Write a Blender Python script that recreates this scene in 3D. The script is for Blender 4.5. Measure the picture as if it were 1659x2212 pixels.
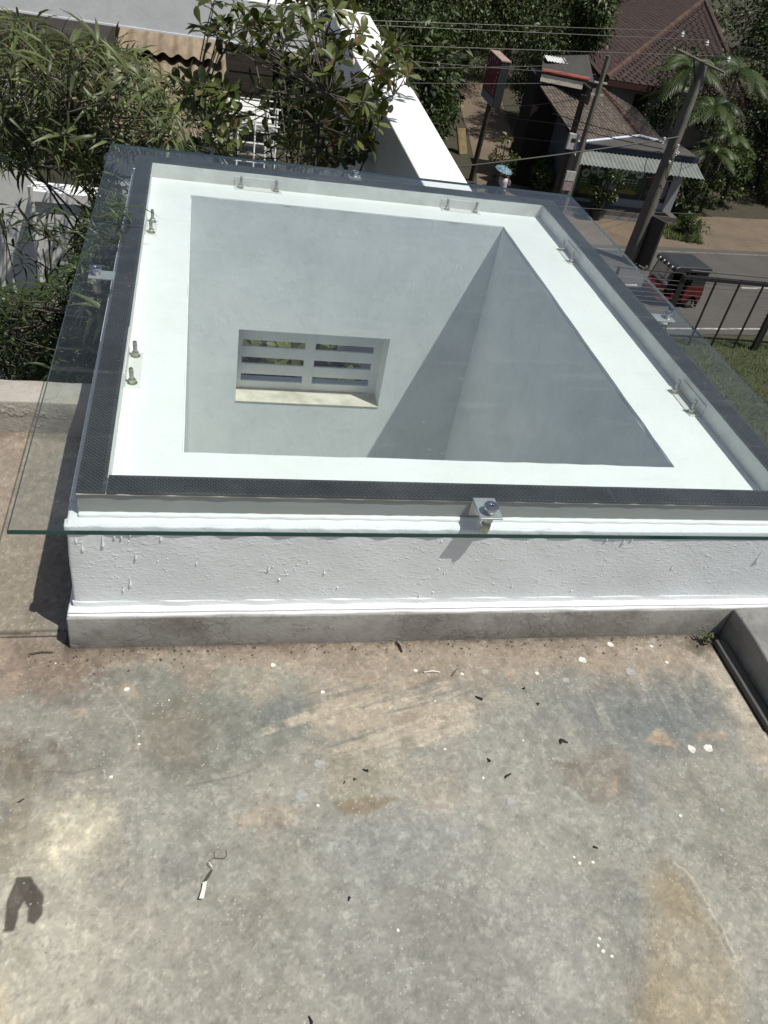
import bpy, bmesh, math, random
import numpy as np
from mathutils import Vector, Matrix

random.seed(11)
rng = np.random.default_rng(11)
scene = bpy.context.scene
for o in list(bpy.data.objects):
    bpy.data.objects.remove(o)
COL = scene.collection

# ------------------------------------------------------------------ camera
CAM_Z = 1.8                                   # eye height above the roof terrace (z = 0)
ROT = np.array([[0.97324234, -0.01450946, -0.22932253],
                [-0.16551259, 0.64800622, -0.7434336],
                [0.15938925, 0.76149682, 0.62826559]])
FPX, CX, CY = 1758.0, 829.5, 1106.0           # focal length and centre on a 1659 x 2212 picture
cd = bpy.data.cameras.new('camera')
cd.sensor_fit = 'VERTICAL'
cd.sensor_height = 32.0
cd.lens = FPX / 2212.0 * 32.0
cd.clip_start = 0.05
cd.clip_end = 2000
cam = bpy.data.objects.new('camera', cd)
COL.objects.link(cam)
m4 = Matrix([[*ROT[0], 0], [*ROT[1], 0], [*ROT[2], CAM_Z], [0, 0, 0, 1]])
cam.matrix_world = m4
scene.camera = cam

# ------------------------------------------------------------------ sky, sun, exposure
SUN_TO = Vector((0.335, -0.27, 1.0)).normalized()
w = bpy.data.worlds.new('World')
scene.world = w
w.use_nodes = True
nt = w.node_tree
bg = nt.nodes['Background']
sky = nt.nodes.new('ShaderNodeTexSky')
sky.sky_type = 'NISHITA'
sky.sun_disc = False
sky.sun_elevation = math.asin(SUN_TO.z)
sky.sun_rotation = math.atan2(SUN_TO.x, SUN_TO.y)
sky.air_density = 1.0
sky.dust_density = 2.2
sky.ozone_density = 0.4
nt.links.new(sky.outputs[0], bg.inputs[0])
bg.inputs[1].default_value = 0.07
sl = bpy.data.lights.new('sun', 'SUN')
sl.energy = 4.6
sl.angle = math.radians(0.53)
sl.color = (1.0, 0.98, 0.92)
sun = bpy.data.objects.new('sun', sl)
COL.objects.link(sun)
sun.rotation_euler = (-SUN_TO).to_track_quat('-Z', 'Y').to_euler()
sun.location = (10, -8, 30)
scene.view_settings.view_transform = 'Standard'
scene.view_settings.look = 'None'
scene.view_settings.gamma = 1.0
scene.view_settings.exposure = 0.0
scene.view_settings.use_curve_mapping = False
scene.render.engine = 'CYCLES'
scene.cycles.max_bounces = 10
scene.cycles.transparent_max_bounces = 16


# ------------------------------------------------------------------ survey helpers: a sight line met with a known level
def _ray(u, v):
    d = np.array([u - CX, -(v - CY), -FPX])
    return ROT @ (d / np.linalg.norm(d))


def onz(u, v, z):
    r = _ray(u, v)
    t = (z - CAM_Z) / r[2]
    return Vector((t * r[0], t * r[1], z))


def ony(u, v, y):
    r = _ray(u, v)
    t = y / r[1]
    return Vector((t * r[0], y, CAM_Z + t * r[2]))


def zm(x0, y0, sc):
    return lambda x, y: ((x0 + x * sc) * .6636, (y0 + y * sc) * .6636)


z1, z2, z3 = zm(0, 0, .42194), zm(600, 0, .4822), zm(1200, 0, .42194)
z4, z5, z6 = zm(1800, 0, .42194), zm(1400, 350, .3617), zm(1900, 600, .3617)


# ------------------------------------------------------------------ object helpers
def tag(o, label=None, cat=None, group=None, kind=None):
    if label: o['label'] = label
    if cat: o['category'] = cat
    if group: o['group'] = group
    if kind: o['kind'] = kind
    return o


def thing(name, label, cat, loc=(0, 0, 0), rz=0.0, group=None):
    o = bpy.data.objects.new(name, None)
    o.empty_display_size = .1
    COL.objects.link(o)
    o.location = loc
    o.rotation_euler = (0, 0, rz)
    return tag(o, label, cat, group)


class MB:
    """collects vertices and faces of ONE mesh"""
    def __init__(s):
        s.v, s.f, s.mi = [], [], []

    def add(s, vs, fs, mi=0):
        n = len(s.v)
        s.v += [tuple(p) for p in vs]
        s.f += [tuple(i + n for i in f) for f in fs]
        s.mi += [mi] * len(fs)
        return s

    def box(s, x0, x1, y0, y1, z0, z1, mi=0, M=None):
        vs = [Vector((x, y, z)) for z in (z0, z1) for y in (y0, y1) for x in (x0, x1)]
        if M: vs = [M @ p for p in vs]
        return s.add(vs, [(0, 2, 3, 1), (4, 5, 7, 6), (0, 1, 5, 4), (2, 6, 7, 3), (0, 4, 6, 2), (1, 3, 7, 5)], mi)

    def prism(s, pts, z0, z1, mi=0):
        """polygon pts (xy, counter-clockwise) extruded z0..z1; z may be per-point lists"""
        n = len(pts)
        a = [(p[0], p[1], z0 if not hasattr(z0, '__len__') else z0[i]) for i, p in enumerate(pts)]
        b = [(p[0], p[1], z1 if not hasattr(z1, '__len__') else z1[i]) for i, p in enumerate(pts)]
        fs = [tuple(reversed(range(n))), tuple(range(n, 2 * n))]
        fs += [(i, (i + 1) % n, n + (i + 1) % n, n + i) for i in range(n)]
        return s.add(a + b, fs, mi)

    def slab(s, pts, th, mi=0):
        """3-D polygon thickened along its normal (downwards)"""
        pts = [Vector(p) for p in pts]
        nrm = (pts[1] - pts[0]).cross(pts[-1] - pts[0]).normalized()
        if nrm.z < 0: nrm = -nrm
        n = len(pts)
        fs = [tuple(range(n)), tuple(reversed(range(n, 2 * n)))]
        fs += [((i + 1) % n, i, n + i, n + (i + 1) % n) for i in range(n)]
        return s.add(pts + [p - nrm * th for p in pts], fs, mi)

    def tube(s, pts, r, n=6, mi=0, cap=True):
        pts = [Vector(p) for p in pts]
        k = len(pts)
        rs = r if hasattr(r, '__len__') else [r] * k
        vs = []
        for i, p in enumerate(pts):
            t = (pts[min(i + 1, k - 1)] - pts[max(i - 1, 0)])
            t = t.normalized() if t.length > 1e-9 else Vector((0, 0, 1))
            a = t.cross(Vector((0, 0, 1)) if abs(t.z) < .9 else Vector((1, 0, 0))).normalized()
            b = t.cross(a)
            for j in range(n):
                th = 2 * math.pi * j / n
                vs.append(p + (a * math.cos(th) + b * math.sin(th)) * rs[i])
        fs = []
        for i in range(k - 1):
            for j in range(n):
                fs.append((i * n + j, i * n + (j + 1) % n, (i + 1) * n + (j + 1) % n, (i + 1) * n + j))
        if cap:
            fs.append(tuple(reversed(range(n))))
            fs.append(tuple((k - 1) * n + j for j in range(n)))
        return s.add(vs, fs, mi)

    def lathe(s, prof, c=(0, 0, 0), n=20, mi=0, M=None):
        vs, fs = [], []
        for r, z in prof:
            for j in range(n):
                th = 2 * math.pi * j / n
                p = Vector((r * math.cos(th), r * math.sin(th), z))
                if M: p = M @ p
                vs.append(p + Vector(c))
        k = len(prof)
        for i in range(k - 1):
            for j in range(n):
                fs.append((i * n + j, i * n + (j + 1) % n, (i + 1) * n + (j + 1) % n, (i + 1) * n + j))
        fs.append(tuple(reversed(range(n))))
        fs.append(tuple((k - 1) * n + j for j in range(n)))
        return s.add(vs, fs, mi)

    def mesh(s, name, mats, smooth=False):
        me = bpy.data.meshes.new(name)
        me.from_pydata(s.v, [], s.f)
        for m in (mats if isinstance(mats, (list, tuple)) else [mats]):
            me.materials.append(m)
        if any(s.mi):
            me.polygons.foreach_set('material_index', s.mi)
        if smooth:
            me.polygons.foreach_set('use_smooth', [True] * len(s.f))
        me.update()
        return me

    def build(s, name, mats, parent=None, smooth=False, bevel=0, loc=None, rz=None):
        me = s.mesh(name, mats, smooth)
        o = bpy.data.objects.new(name, me)
        COL.objects.link(o)
        if parent: o.parent = parent
        if loc is not None: o.location = loc
        if rz is not None: o.rotation_euler = (0, 0, rz)
        if bevel:
            b = o.modifiers.new('bevel', 'BEVEL')
            b.width = bevel
            b.segments = 2
            b.limit_method = 'ANGLE'
        return o


def np_mesh(name, V, F, mats, parent=None, tint=None, smooth=False, uniform=4, colors=None):
    """mesh from numpy arrays, every face with the same corner count"""
    me = bpy.data.meshes.new(name)
    V = np.asarray(V, dtype=np.float32)
    F = np.asarray(F, dtype=np.int32)
    k = F.shape[1]
    me.vertices.add(len(V))
    me.vertices.foreach_set('co', V.ravel())
    me.loops.add(F.size)
    me.loops.foreach_set('vertex_index', F.ravel())
    me.polygons.add(len(F))
    me.polygons.foreach_set('loop_start', np.arange(0, F.size, k, dtype=np.int32))
    me.polygons.foreach_set('loop_total', np.full(len(F), k, dtype=np.int32))
    if smooth:
        me.polygons.foreach_set('use_smooth', np.ones(len(F), dtype=bool))
    for m in (mats if isinstance(mats, (list, tuple)) else [mats]):
        me.materials.append(m)
    if tint is not None:
        at = me.attributes.new('tint', 'FLOAT', 'POINT')
        at.data.foreach_set('value', np.asarray(tint, dtype=np.float32))
    if colors is not None:
        at = me.attributes.new('stain', 'FLOAT_COLOR', 'POINT')
        c4 = np.concatenate([colors, np.ones((len(colors), 1))], 1).astype(np.float32)
        at.data.foreach_set('color', c4.ravel())
    me.update(calc_edges=True)
    me.validate()
    o = bpy.data.objects.new(name, me)
    COL.objects.link(o)
    if parent: o.parent = parent
    return o


def put(name, me, parent, M):
    o = bpy.data.objects.new(name, me)
    COL.objects.link(o)
    o.parent = parent
    o.matrix_local = M
    return o


def copy_tree(o, parent=None):
    c = o.copy()
    COL.objects.link(c)
    c.parent = parent
    for ch in list(o.children):
        copy_tree(ch, c)
    return c


# ------------------------------------------------------------------ materials
def lin(r, g, b):
    f = lambda c: (c / 255 / 12.92) if c / 255 <= .04045 else ((c / 255 + .055) / 1.055) ** 2.4
    return (f(r), f(g), f(b), 1)


def new_mat(name):
    m = bpy.data.materials.new(name)
    m.use_nodes = True
    n = m.node_tree.nodes
    return m, n, m.node_tree.links, n['Principled BSDF']


def noise(n, l, vec, scale, detail=6, rough=.6, dist=0):
    t = n.new('ShaderNodeTexNoise')
    t.inputs['Scale'].default_value = scale
    t.inputs['Detail'].default_value = detail
    t.inputs['Roughness'].default_value = rough
    t.inputs['Distortion'].default_value = dist
    if vec is not None: l.new(vec, t.inputs['Vector'])
    return t.outputs['Fac']


def ramp(n, l, fac, stops):
    r = n.new('ShaderNodeValToRGB')
    els = r.color_ramp.elements
    while len(els) < len(stops): els.new(.5)
    for e, (p, c) in zip(els, stops):
        e.position = p
        e.color = c if hasattr(c, '__len__') else (c, c, c, 1)
    l.new(fac, r.inputs[0])
    return r.outputs[0]


def mixc(n, l, fac, a, b, mode='MIX'):
    x = n.new('ShaderNodeMix')
    x.data_type = 'RGBA'
    x.blend_type = mode
    for sock, val in ((x.inputs[0], fac), (x.inputs[6], a), (x.inputs[7], b)):
        if hasattr(val, 'links'): l.new(val, sock)
        else: sock.default_value = val
    return x.outputs[2]


def mth(n, l, op, a, b=None, c=None):
    x = n.new('ShaderNodeMath')
    x.operation = op
    for i, val in enumerate((a, b, c)):
        if val is None: continue
        if hasattr(val, 'links'): l.new(val, x.inputs[i])
        else: x.inputs[i].default_value = val
    return x.outputs[0]


def bumpn(n, l, h, strength, dist, prev=None):
    b = n.new('ShaderNodeBump')
    b.inputs['Strength'].default_value = strength
    b.inputs['Distance'].default_value = dist
    l.new(h, b.inputs['Height'])
    if prev is not None: l.new(prev, b.inputs['Normal'])
    return b.outputs[0]


def texco(n, l, scale=None, kind='Object'):
    t = n.new('ShaderNodeTexCoord').outputs[kind]
    if scale is None: return t
    mp = n.new('ShaderNodeMapping')
    mp.inputs['Scale'].default_value = scale
    l.new(t, mp.inputs['Vector'])
    return mp.outputs[0]


def simple(name, c1, c2=None, scale=6, rough=.8, bump=0., bscale=60, metal=0., stretch=None, lo=.35, hi=.65, rnd=0.):
    m, n, l, p = new_mat(name)
    v = texco(n, l, stretch)
    c2 = c2 or tuple(x * .7 for x in c1[:3]) + (1,)
    col = mixc(n, l, ramp(n, l, noise(n, l, v, scale, 8), [(lo, 0), (hi, 1)]), c1, c2)
    if rnd:
        oi = n.new('ShaderNodeObjectInfo').outputs['Random']
        f = mth(n, l, 'MULTIPLY_ADD', oi, rnd, 1 - rnd / 2)
        cc = n.new('ShaderNodeCombineColor')
        for i in range(3): l.new(f, cc.inputs[i])
        col = mixc(n, l, 1.0, col, cc.outputs[0], 'MULTIPLY')
    l.new(col, p.inputs['Base Color'])
    p.inputs['Roughness'].default_value = rough
    p.inputs['Metallic'].default_value = metal
    if bump:
        l.new(bumpn(n, l, noise(n, l, v, bscale, 6), bump, .01), p.inputs['Normal'])
    return m


def leaf_mat(name, dark, light, extra=None, trans=.25, rough=.42):
    """green leaf: colour by per-leaf tint and object, thin translucency"""
    m, n, l, p = new_mat(name)
    at = n.new('ShaderNodeAttribute')
    at.attribute_name = 'tint'
    oi = n.new('ShaderNodeObjectInfo').outputs['Random']
    t = mth(n, l, 'FRACT', mth(n, l, 'MULTIPLY_ADD', oi, .77, at.outputs['Fac']))
    stops = [(0., dark), (.55, light), (.85, tuple(x * 1.25 for x in light[:3]) + (1,))]
    if extra: stops += [(.93, extra), (1., extra)]
    col = ramp(n, l, t, stops)
    nz = noise(n, l, texco(n, l), 30, 3)
    col = mixc(n, l, ramp(n, l, nz, [(.3, .25), (.7, 0)]), col, dark)
    l.new(col, p.inputs['Base Color'])
    p.inputs['Roughness'].default_value = rough
    p.inputs['Specular IOR Level'].default_value = .4
    tr = n.new('ShaderNodeBsdfTranslucent')
    yc = mixc(n, l, 1.0, col, (1.3, 1.25, .5, 1), 'MULTIPLY')
    l.new(yc, tr.inputs['Color'])
    mx = n.new('ShaderNodeMixShader')
    mx.inputs[0].default_value = trans
    l.new(p.outputs[0], mx.inputs[1])
    l.new(tr.outputs[0], mx.inputs[2])
    l.new(mx.outputs[0], n['Material Output'].inputs[0])
    return m


def plaster_mat(name, base, bump, dirt=.12, dirtcol=None, fine=90, sx=(1, 1, 1)):
    m, n, l, p = new_mat(name)
    v = texco(n, l)
    vs = texco(n, l, sx)
    d = dirtcol or lin(176, 170, 160)
    f = mth(n, l, 'MULTIPLY', ramp(n, l, noise(n, l, v, 3.2, 9, .68), [(.42, 0), (.72, 1)]), dirt)
    col = mixc(n, l, f, base, d)
    f2 = mth(n, l, 'MULTIPLY', ramp(n, l, noise(n, l, vs, 26, 5), [(.55, 0), (.75, 1)]), dirt * .6)
    col = mixc(n, l, f2, col, d)
    l.new(col, p.inputs['Base Color'])
    p.inputs['Roughness'].default_value = .62
    if bump:
        h = mth(n, l, 'ADD', noise(n, l, vs, fine, 7, .62),
                mth(n, l, 'MULTIPLY', ramp(n, l, noise(n, l, vs, fine * .45, 3), [(.58, 0), (.72, 1)]), .9))
        b1 = bumpn(n, l, noise(n, l, v, 7, 3), bump * .5, .02)
        l.new(bumpn(n, l, h, bump, .006, b1), p.inputs['Normal'])
    return m


WHITE = (.80, .80, .80, 1)
M = {}
M['plaster'] = plaster_mat('rough_white_plaster', (.80, .80, .81, 1), .30, .17, lin(176, 170, 160), 95, (1, 1, 1.9))
M['white'] = plaster_mat('smooth_white_paint', (.82, .82, .81, 1), .12, .16, lin(178, 174, 164))
M['well'] = plaster_mat('well_wall_paint', (.82, .835, .83, 1), .12, .27, lin(152, 162, 162), 40, (1.2, 1.2, .7))
M['frame_grey'] = plaster_mat('grey_primed_steel', (.29, .29, .28, 1), .06, .5, lin(150, 146, 136), 30)
M['frame'] = plaster_mat('painted_steel_frame', (.70, .70, .67, 1), .08, .45, lin(150, 146, 132), 50)
M['court'] = plaster_mat('courtyard_wall_paint', (.79, .785, .76, 1), .15, .25, lin(140, 136, 126))
M['sill'] = simple('dusty_sill', lin(214, 208, 194), lin(180, 172, 156), 9, .9)
M['steel'] = simple('brushed_steel', (.62, .62, .62, 1), (.45, .45, .45, 1), 40, .28, metal=1.)
M['alu'] = simple('bare_aluminium', (.72, .73, .73, 1), (.6, .6, .6, 1), 30, .42, metal=.75)
M['bolt'] = simple('zinc_bolt', (.36, .355, .33, 1), (.22, .215, .20, 1), 60, .4, metal=.85)
M['brass'] = simple('yellow_zinc_nut', (.52, .49, .40, 1), (.34, .32, .26, 1), 60, .38, metal=.8)
M['black_rubber'] = simple('black_rubber', (.034, .037, .041, 1), (.055, .058, .062, 1), 9, .5, rnd=.35)
M['bark'] = simple('grey_bark', (.13, .11, .085, 1), (.06, .05, .04, 1), 14, .9, bump=.5)
M['wire'] = simple('black_cable', (.015, .015, .016, 1), None, 4, .5)
M['wire_alu'] = simple('bare_conductor', (.06, .06, .058, 1), None, 4, .45, metal=.6)
M['dark_metal'] = simple('black_paint_metal', (.018, .017, .016, 1), (.03, .028, .026, 1), 9, .45)
M['leafA'] = leaf_mat('slender_leaf', lin(46, 54, 30), lin(98, 108, 66), lin(104, 84, 58), .28)
M['leafB'] = leaf_mat('obovate_leaf', lin(44, 52, 26), lin(92, 100, 52), lin(108, 80, 60), .2, .36)
M['leafC'] = leaf_mat('shrub_leaf', lin(28, 36, 18), lin(66, 80, 40), None, .18)
M['leafF'] = leaf_mat('far_leaf', lin(22, 29, 15), lin(66, 78, 38), None, .12, .5)
M['leafP'] = leaf_mat('palm_leaf', lin(28, 38, 18), lin(70, 84, 40), None, .2, .45)
M['grass'] = leaf_mat('grass_blade', lin(40, 52, 20), lin(78, 90, 36), None, .2, .6)


# ================================================================== ROOF TERRACE FLOOR
_tab = rng.random((256, 256))


def vnoise(x, y, s, octv=4, gain=.5, ox=0.):
    out = np.zeros_like(x, dtype=float)
    amp, tot = 1., 0.
    for k in range(octv):
        a, b = x * s + 17.3 * k + ox, y * s + 9.1 * k + ox * 1.7
        i, j = np.floor(a).astype(int), np.floor(b).astype(int)
        fa, fb = a - i, b - j
        fa, fb = fa * fa * (3 - 2 * fa), fb * fb * (3 - 2 * fb)
        g = lambda p, q: _tab[p % 256, q % 256]
        out += amp * ((g(i, j) * (1 - fa) + g(i + 1, j) * fa) * (1 - fb) + (g(i, j + 1) * (1 - fa) + g(i + 1, j + 1) * fa) * fb)
        tot += amp
        amp *= gain
        s *= 2.03
    return out / tot


def sstep(a, b, x):
    t = np.clip((x - a) / (b - a), 0, 1)
    return t * t * (3 - 2 * t)


gx = np.concatenate([np.linspace(-4.0, -.72, 24)[:-1], np.arange(-.72, 1.692, .003)])
gy = np.concatenate([np.linspace(-2.5, .42, 20)[:-1], np.arange(.42, 1.585, .003), np.arange(1.585, 2.54, .007)])
GX, GY = np.meshgrid(gx, gy)
nx, ny = len(gx), len(gy)
PX, PY = GX.ravel(), GY.ravel()


def srgb(*c):
    return np.array(lin(*c)[:3])


n1 = vnoise(PX, PY, 2.2, 6, .55)
n2 = vnoise(PX, PY, 6.5, 6, .6, 31)
n3 = vnoise(PX, PY, 22, 5, .62, 57)
n4 = vnoise(PX, PY, 60, 4, .65, 83)
n5 = vnoise(PX, PY, 150, 2, .7, 19)
K = 0.755                                       # photograph tone -> surface colour


def C(*c): return srgb(*c) * K


colr = np.tile(C(153, 151, 140), (len(PX), 1))


def blend(mask, c):
    global colr
    mk = np.clip(mask, 0, 1)[:, None]
    colr = colr * (1 - mk) + np.asarray(c) * mk


def inpoly(poly, warp):
    """signed distance (inside positive) to a polygon on the floor, edges roughened"""
    qx = PX + (n2 - .5) * warp * 1.6 + (n3 - .5) * warp + (n4 - .5) * warp * .6
    qy = PY + (n1 - .5) * warp * 1.6 + (n4 - .5) * warp + (n3 - .5) * warp * .6
    ins = np.zeros(len(PX), bool)
    dist = np.full(len(PX), 9.)
    for i in range(len(poly)):
        a, b = poly[i], poly[(i + 1) % len(poly)]
        cond = ((a.y > qy) != (b.y > qy)) & (qx < (b.x - a.x) * (qy - a.y) / (b.y - a.y + 1e-12) + a.x)
        ins ^= cond
        ax, ay = b.x - a.x, b.y - a.y
        t = np.clip(((qx - a.x) * ax + (qy - a.y) * ay) / (ax * ax + ay * ay), 0, 1)
        dist = np.minimum(dist, np.hypot(qx - a.x - t * ax, qy - a.y - t * ay))
    return np.where(ins, dist, -dist)


def polyd(pts, warp=0.):
    qx, qy = PX + (n3 - .5) * warp, PY + (n2 - .5) * warp
    d = np.full(len(PX), 9.)
    for a, b in zip(pts[:-1], pts[1:]):
        ax, ay = b.x - a.x, b.y - a.y
        t = np.clip(((qx - a.x) * ax + (qy - a.y) * ay) / (ax * ax + ay * ay), 0, 1)
        d = np.minimum(d, np.hypot(qx - a.x - t * ax, qy - a.y - t * ay))
    return d


def patch(pts, c, st, warp=.03, soft=.02, hard=None):
    d = inpoly([onz(*q, 0) for q in pts], warp)
    blend(sstep(-soft, soft, d) * st, c)
    return d


def blob(u, v, ru, rv, c, st=1., warp=.09, soft=.07):
    patch([(u + ru * math.cos(a), v + rv * math.sin(a)) for a in np.linspace(0, 6.2832, 13)[:-1]], c, st, warp, soft)


# broad cloudy tones of the screed
blend(sstep(.42, .64, n1) * .55, C(140, 139, 131))
blend(sstep(.45, .68, vnoise(PX + .1 * n2, PY + .1 * n3, 3.4, 6, .6, 11)) * .45, C(168, 164, 150))
blend(sstep(.50, .70, vnoise(PX + .08 * n3, PY, 5.0, 6, .62, 47)) * .35, C(133, 128, 116))
# warm by the upstand, pale at the lower left, greyer lower right
patch([(-80, 1385), (1540, 1350), (1560, 1430), (1180, 1460), (700, 1470), (300, 1452), (-80, 1520)], C(158, 141, 123), .75, .12, .06)
patch([(-80, 900), (150, 900), (150, 1400), (-80, 1400)], C(156, 140, 124), .85, .1, .05)
patch([(-80, 1395), (170, 1400), (240, 1440), (150, 1500), (-80, 1520)], C(146, 126, 110), .6, .1, .05)
patch([(-80, 1830), (230, 1840), (330, 1960), (300, 2120), (200, 2260), (-80, 2260)], C(194, 188, 170), .7, .16, .12)
patch([(-80, 2030), (30, 2050), (60, 2150), (40, 2260), (-80, 2260)], C(188, 172, 136), .6, .08, .05)
patch([(700, 1900), (1000, 1850), (1250, 1950), (1300, 2150), (1100, 2260), (760, 2240), (640, 2080)], C(146, 146, 138), .5, .2, .12)
patch([(860, 1960), (980, 1930), (1060, 2000), (1010, 2080), (900, 2060)], C(126, 124, 114), .45, .12, .08)
patch([(930, 1700), (1130, 1650), (1230, 1730), (1200, 1900), (1060, 1900), (960, 1800)], C(164, 161, 151), .45, .16, .1)
patch([(1120, 1960), (1220, 1900), (1300, 2000), (1290, 2190), (1200, 2240), (1130, 2100)], C(172, 170, 160), .5, .14, .09)
patch([(720, 1860), (860, 1780), (1000, 1800), (980, 1890), (850, 1960), (740, 1930)], C(144, 146, 144), .5, .14, .09)
# the grey-green sweep with its clear left edge
patch([(-60, 1560), (60, 1520), (215, 1480), (262, 1530), (292, 1600), (300, 1660), (180, 1670), (60, 1650), (-60, 1650)], C(140, 137, 126), .65, .06, .03)
patch([(222, 1470), (268, 1520), (296, 1580), (305, 1650), (312, 1700), (420, 1700), (560, 1670), (660, 1600), (700, 1520), (640, 1470), (480, 1462), (330, 1448)], C(120, 122, 112), .66, .07, .03)
patch([(300, 1560), (420, 1530), (480, 1600), (420, 1680), (320, 1680)], C(130, 122, 104), .5, .09, .05)
patch([(560, 1540), (640, 1500), (700, 1520), (690, 1570), (600, 1600)], C(112, 118, 116), .55, .06, .03)
patch([(40, 1600), (-60, 1590), (-60, 1680), (60, 1680), (130, 1650)], C(112, 100, 82), .75, .08, .04)
patch([(70, 1775), (140, 1715), (225, 1735), (250, 1790), (190, 1835), (90, 1835)], C(218, 208, 182), .85, .10, .07)
patch([(-40, 1700), (60, 1690), (80, 1780), (40, 1850), (-40, 1850)], C(146, 132, 106), .5, .1, .06)
patch([(385, 1455), (450, 1450), (465, 1500), (410, 1515)], C(164, 138, 114), .42, .07, .04)
patch([(490, 1475), (560, 1465), (600, 1500), (560, 1540), (500, 1520)], C(178, 166, 148), .6, .07, .035)
patch([(250, 1495), (300, 1485), (310, 1515), (270, 1525)], C(188, 170, 148), .6, .05, .02)
patch([(140, 1540), (180, 1535), (185, 1555), (150, 1560)], C(188, 170, 152), .6, .04, .012)
# the tan scraped zone in the middle
patch([(640, 1480), (860, 1455), (1060, 1500), (1000, 1560), (900, 1600), (780, 1600), (660, 1570)], C(172, 158, 138), .7, .10, .05)
patch([(860, 1480), (910, 1470), (920, 1530), (880, 1550)], C(124, 100, 76), .5, .08, .05)
patch([(700, 1625), (850, 1605), (858, 1690), (800, 1752), (728, 1745), (690, 1690)], C(158, 148, 127), .55, .08, .04)
patch([(716, 1736), (790, 1722), (862, 1728), (790, 1764), (735, 1760)], C(136, 122, 98), .75, .012, .006)
patch([(862, 1690), (980, 1660), (1000, 1720), (900, 1760)], C(172, 158, 140), .5, .09, .05)
patch([(500, 1785), (570, 1742), (645, 1757), (640, 1792), (560, 1808)], C(184, 168, 146), .6, .05, .02)
patch([(580, 1800), (640, 1790), (650, 1860), (590, 1870)], C(118, 114, 102), .4, .1, .06)
st = vnoise(PX * 3.0 + PY * 1.6, PY * 34 - PX * 10, 1.0, 5, .65, 5)
zn = inpoly([onz(*q, 0) for q in ((600, 1600), (660, 1470), (900, 1450), (1060, 1490), (980, 1600), (860, 1660), (700, 1640))], .10)
blend(sstep(.50, .60, st) * sstep(-.03, .03, zn) * .62, C(190, 178, 158))
blend(sstep(.56, .62, vnoise(PX * 3.0 + PY * 1.6, PY * 34 - PX * 10, 1.0, 5, .65, 77)) * sstep(-.03, .03, zn) * .5, C(108, 112, 108))
# blue-grey cement corner on the right
patch([(1150, 1480), (1290, 1450), (1420, 1430), (1540, 1440), (1585, 1510), (1570, 1610), (1450, 1660), (1350, 1640), (1230, 1600), (1160, 1540)], C(122, 124, 119), .62, .14, .08)
patch([(1250, 1510), (1350, 1470), (1490, 1455), (1555, 1510), (1545, 1590), (1440, 1625), (1340, 1600), (1270, 1560)], C(108, 112, 111), .66, .14, .08)
patch([(1350, 1690), (1390, 1640), (1420, 1720), (1390, 1790)], C(136, 140, 140), .5, .06, .03)
d0 = patch([(1178, 1642), (1250, 1636), (1312, 1603), (1346, 1620), (1372, 1692), (1360, 1724), (1280, 1740), (1222, 1690)], C(124, 116, 102), .62, .035, .012)
blend((1 - sstep(.001, .006, np.abs(d0))) * sstep(.45, .6, n2) * .5, C(92, 84, 72))
patch([(1285, 1642), (1318, 1632), (1330, 1656), (1300, 1670)], C(154, 150, 140), .75, .015, .006)
patch([(1300, 1690), (1328, 1680), (1332, 1712), (1308, 1718)], C(168, 152, 132), .6, .03, .01)
# orange mortar smears
patch([(1394, 1602), (1404, 1590), (1420, 1574), (1440, 1584), (1450, 1606), (1462, 1620), (1440, 1612), (1418, 1604)], C(184, 164, 136), .72, .022, .008)
patch([(1508, 1586), (1570, 1578), (1576, 1596), (1514, 1602)], C(172, 154, 130), .55, .022, .009)
# the tan mortar patch with a raised rim, lower right
pm = [onz(*q, 0) for q in ((1400, 1960), (1395, 1900), (1430, 1866), (1475, 1880), (1520, 1940), (1560, 2010), (1590, 2090), (1604, 2260), (1370, 2260), (1385, 2100))]
dm = inpoly(pm, .03)
blend(sstep(-.04, .045, dm) * .78, C(160, 150, 129))
blend(sstep(-.01, .05, dm) * sstep(.45, .62, n2) * .5, C(146, 130, 100))
blend(sstep(.0, .05, dm) * sstep(.52, .66, n1) * .5, C(172, 160, 134))
patch([(1330, 1930), (1395, 1890), (1392, 2000), (1380, 2110), (1350, 2050)], C(130, 132, 126), .6, .06, .03)
rim = [onz(*q, 0) for q in ((1455, 1868), (1500, 1912), (1535, 1968), (1558, 2008), (1590, 2066))]
drim = polyd(rim, .03)
blend((1 - sstep(.002, .010, drim)) * .55, C(196, 190, 174))
# hair lines and old trowel edges
blend((1 - sstep(.0, .004, polyd([onz(*q, 0) for q in ((210, 1478), (250, 1510), (285, 1560), (300, 1600), (303, 1700), (300, 1760))], .02))) * .5, C(182, 176, 160))
for q0 in (((436, 1990), (444, 2030), (452, 2080), (470, 2110)), ((322, 1960), (318, 2040), (330, 2120)), ((395, 2000), (402, 2060), (410, 2110))):
    blend((1 - sstep(.0, .006, polyd([onz(*q, 0) for q in q0], .03))) * .5 * sstep(.35, .6, n4), C(188, 184, 170))
for q0 in (((400, 1702), (450, 1690), (520, 1672), (560, 1656)), ((1205, 1690), (1240, 1702), (1265, 1730)), ((100, 1668), (160, 1672), (220, 1655))):
    blend((1 - sstep(.0, .005, polyd([onz(*q, 0) for q in q0], .02))) * .55, C(100, 98, 88))
blend(sstep(.54, .62, vnoise(PX * 26, PY * 3, 1.0, 4, .6, 41)) * sstep(.45, .65, n1) * .25, C(178, 174, 160))
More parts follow.
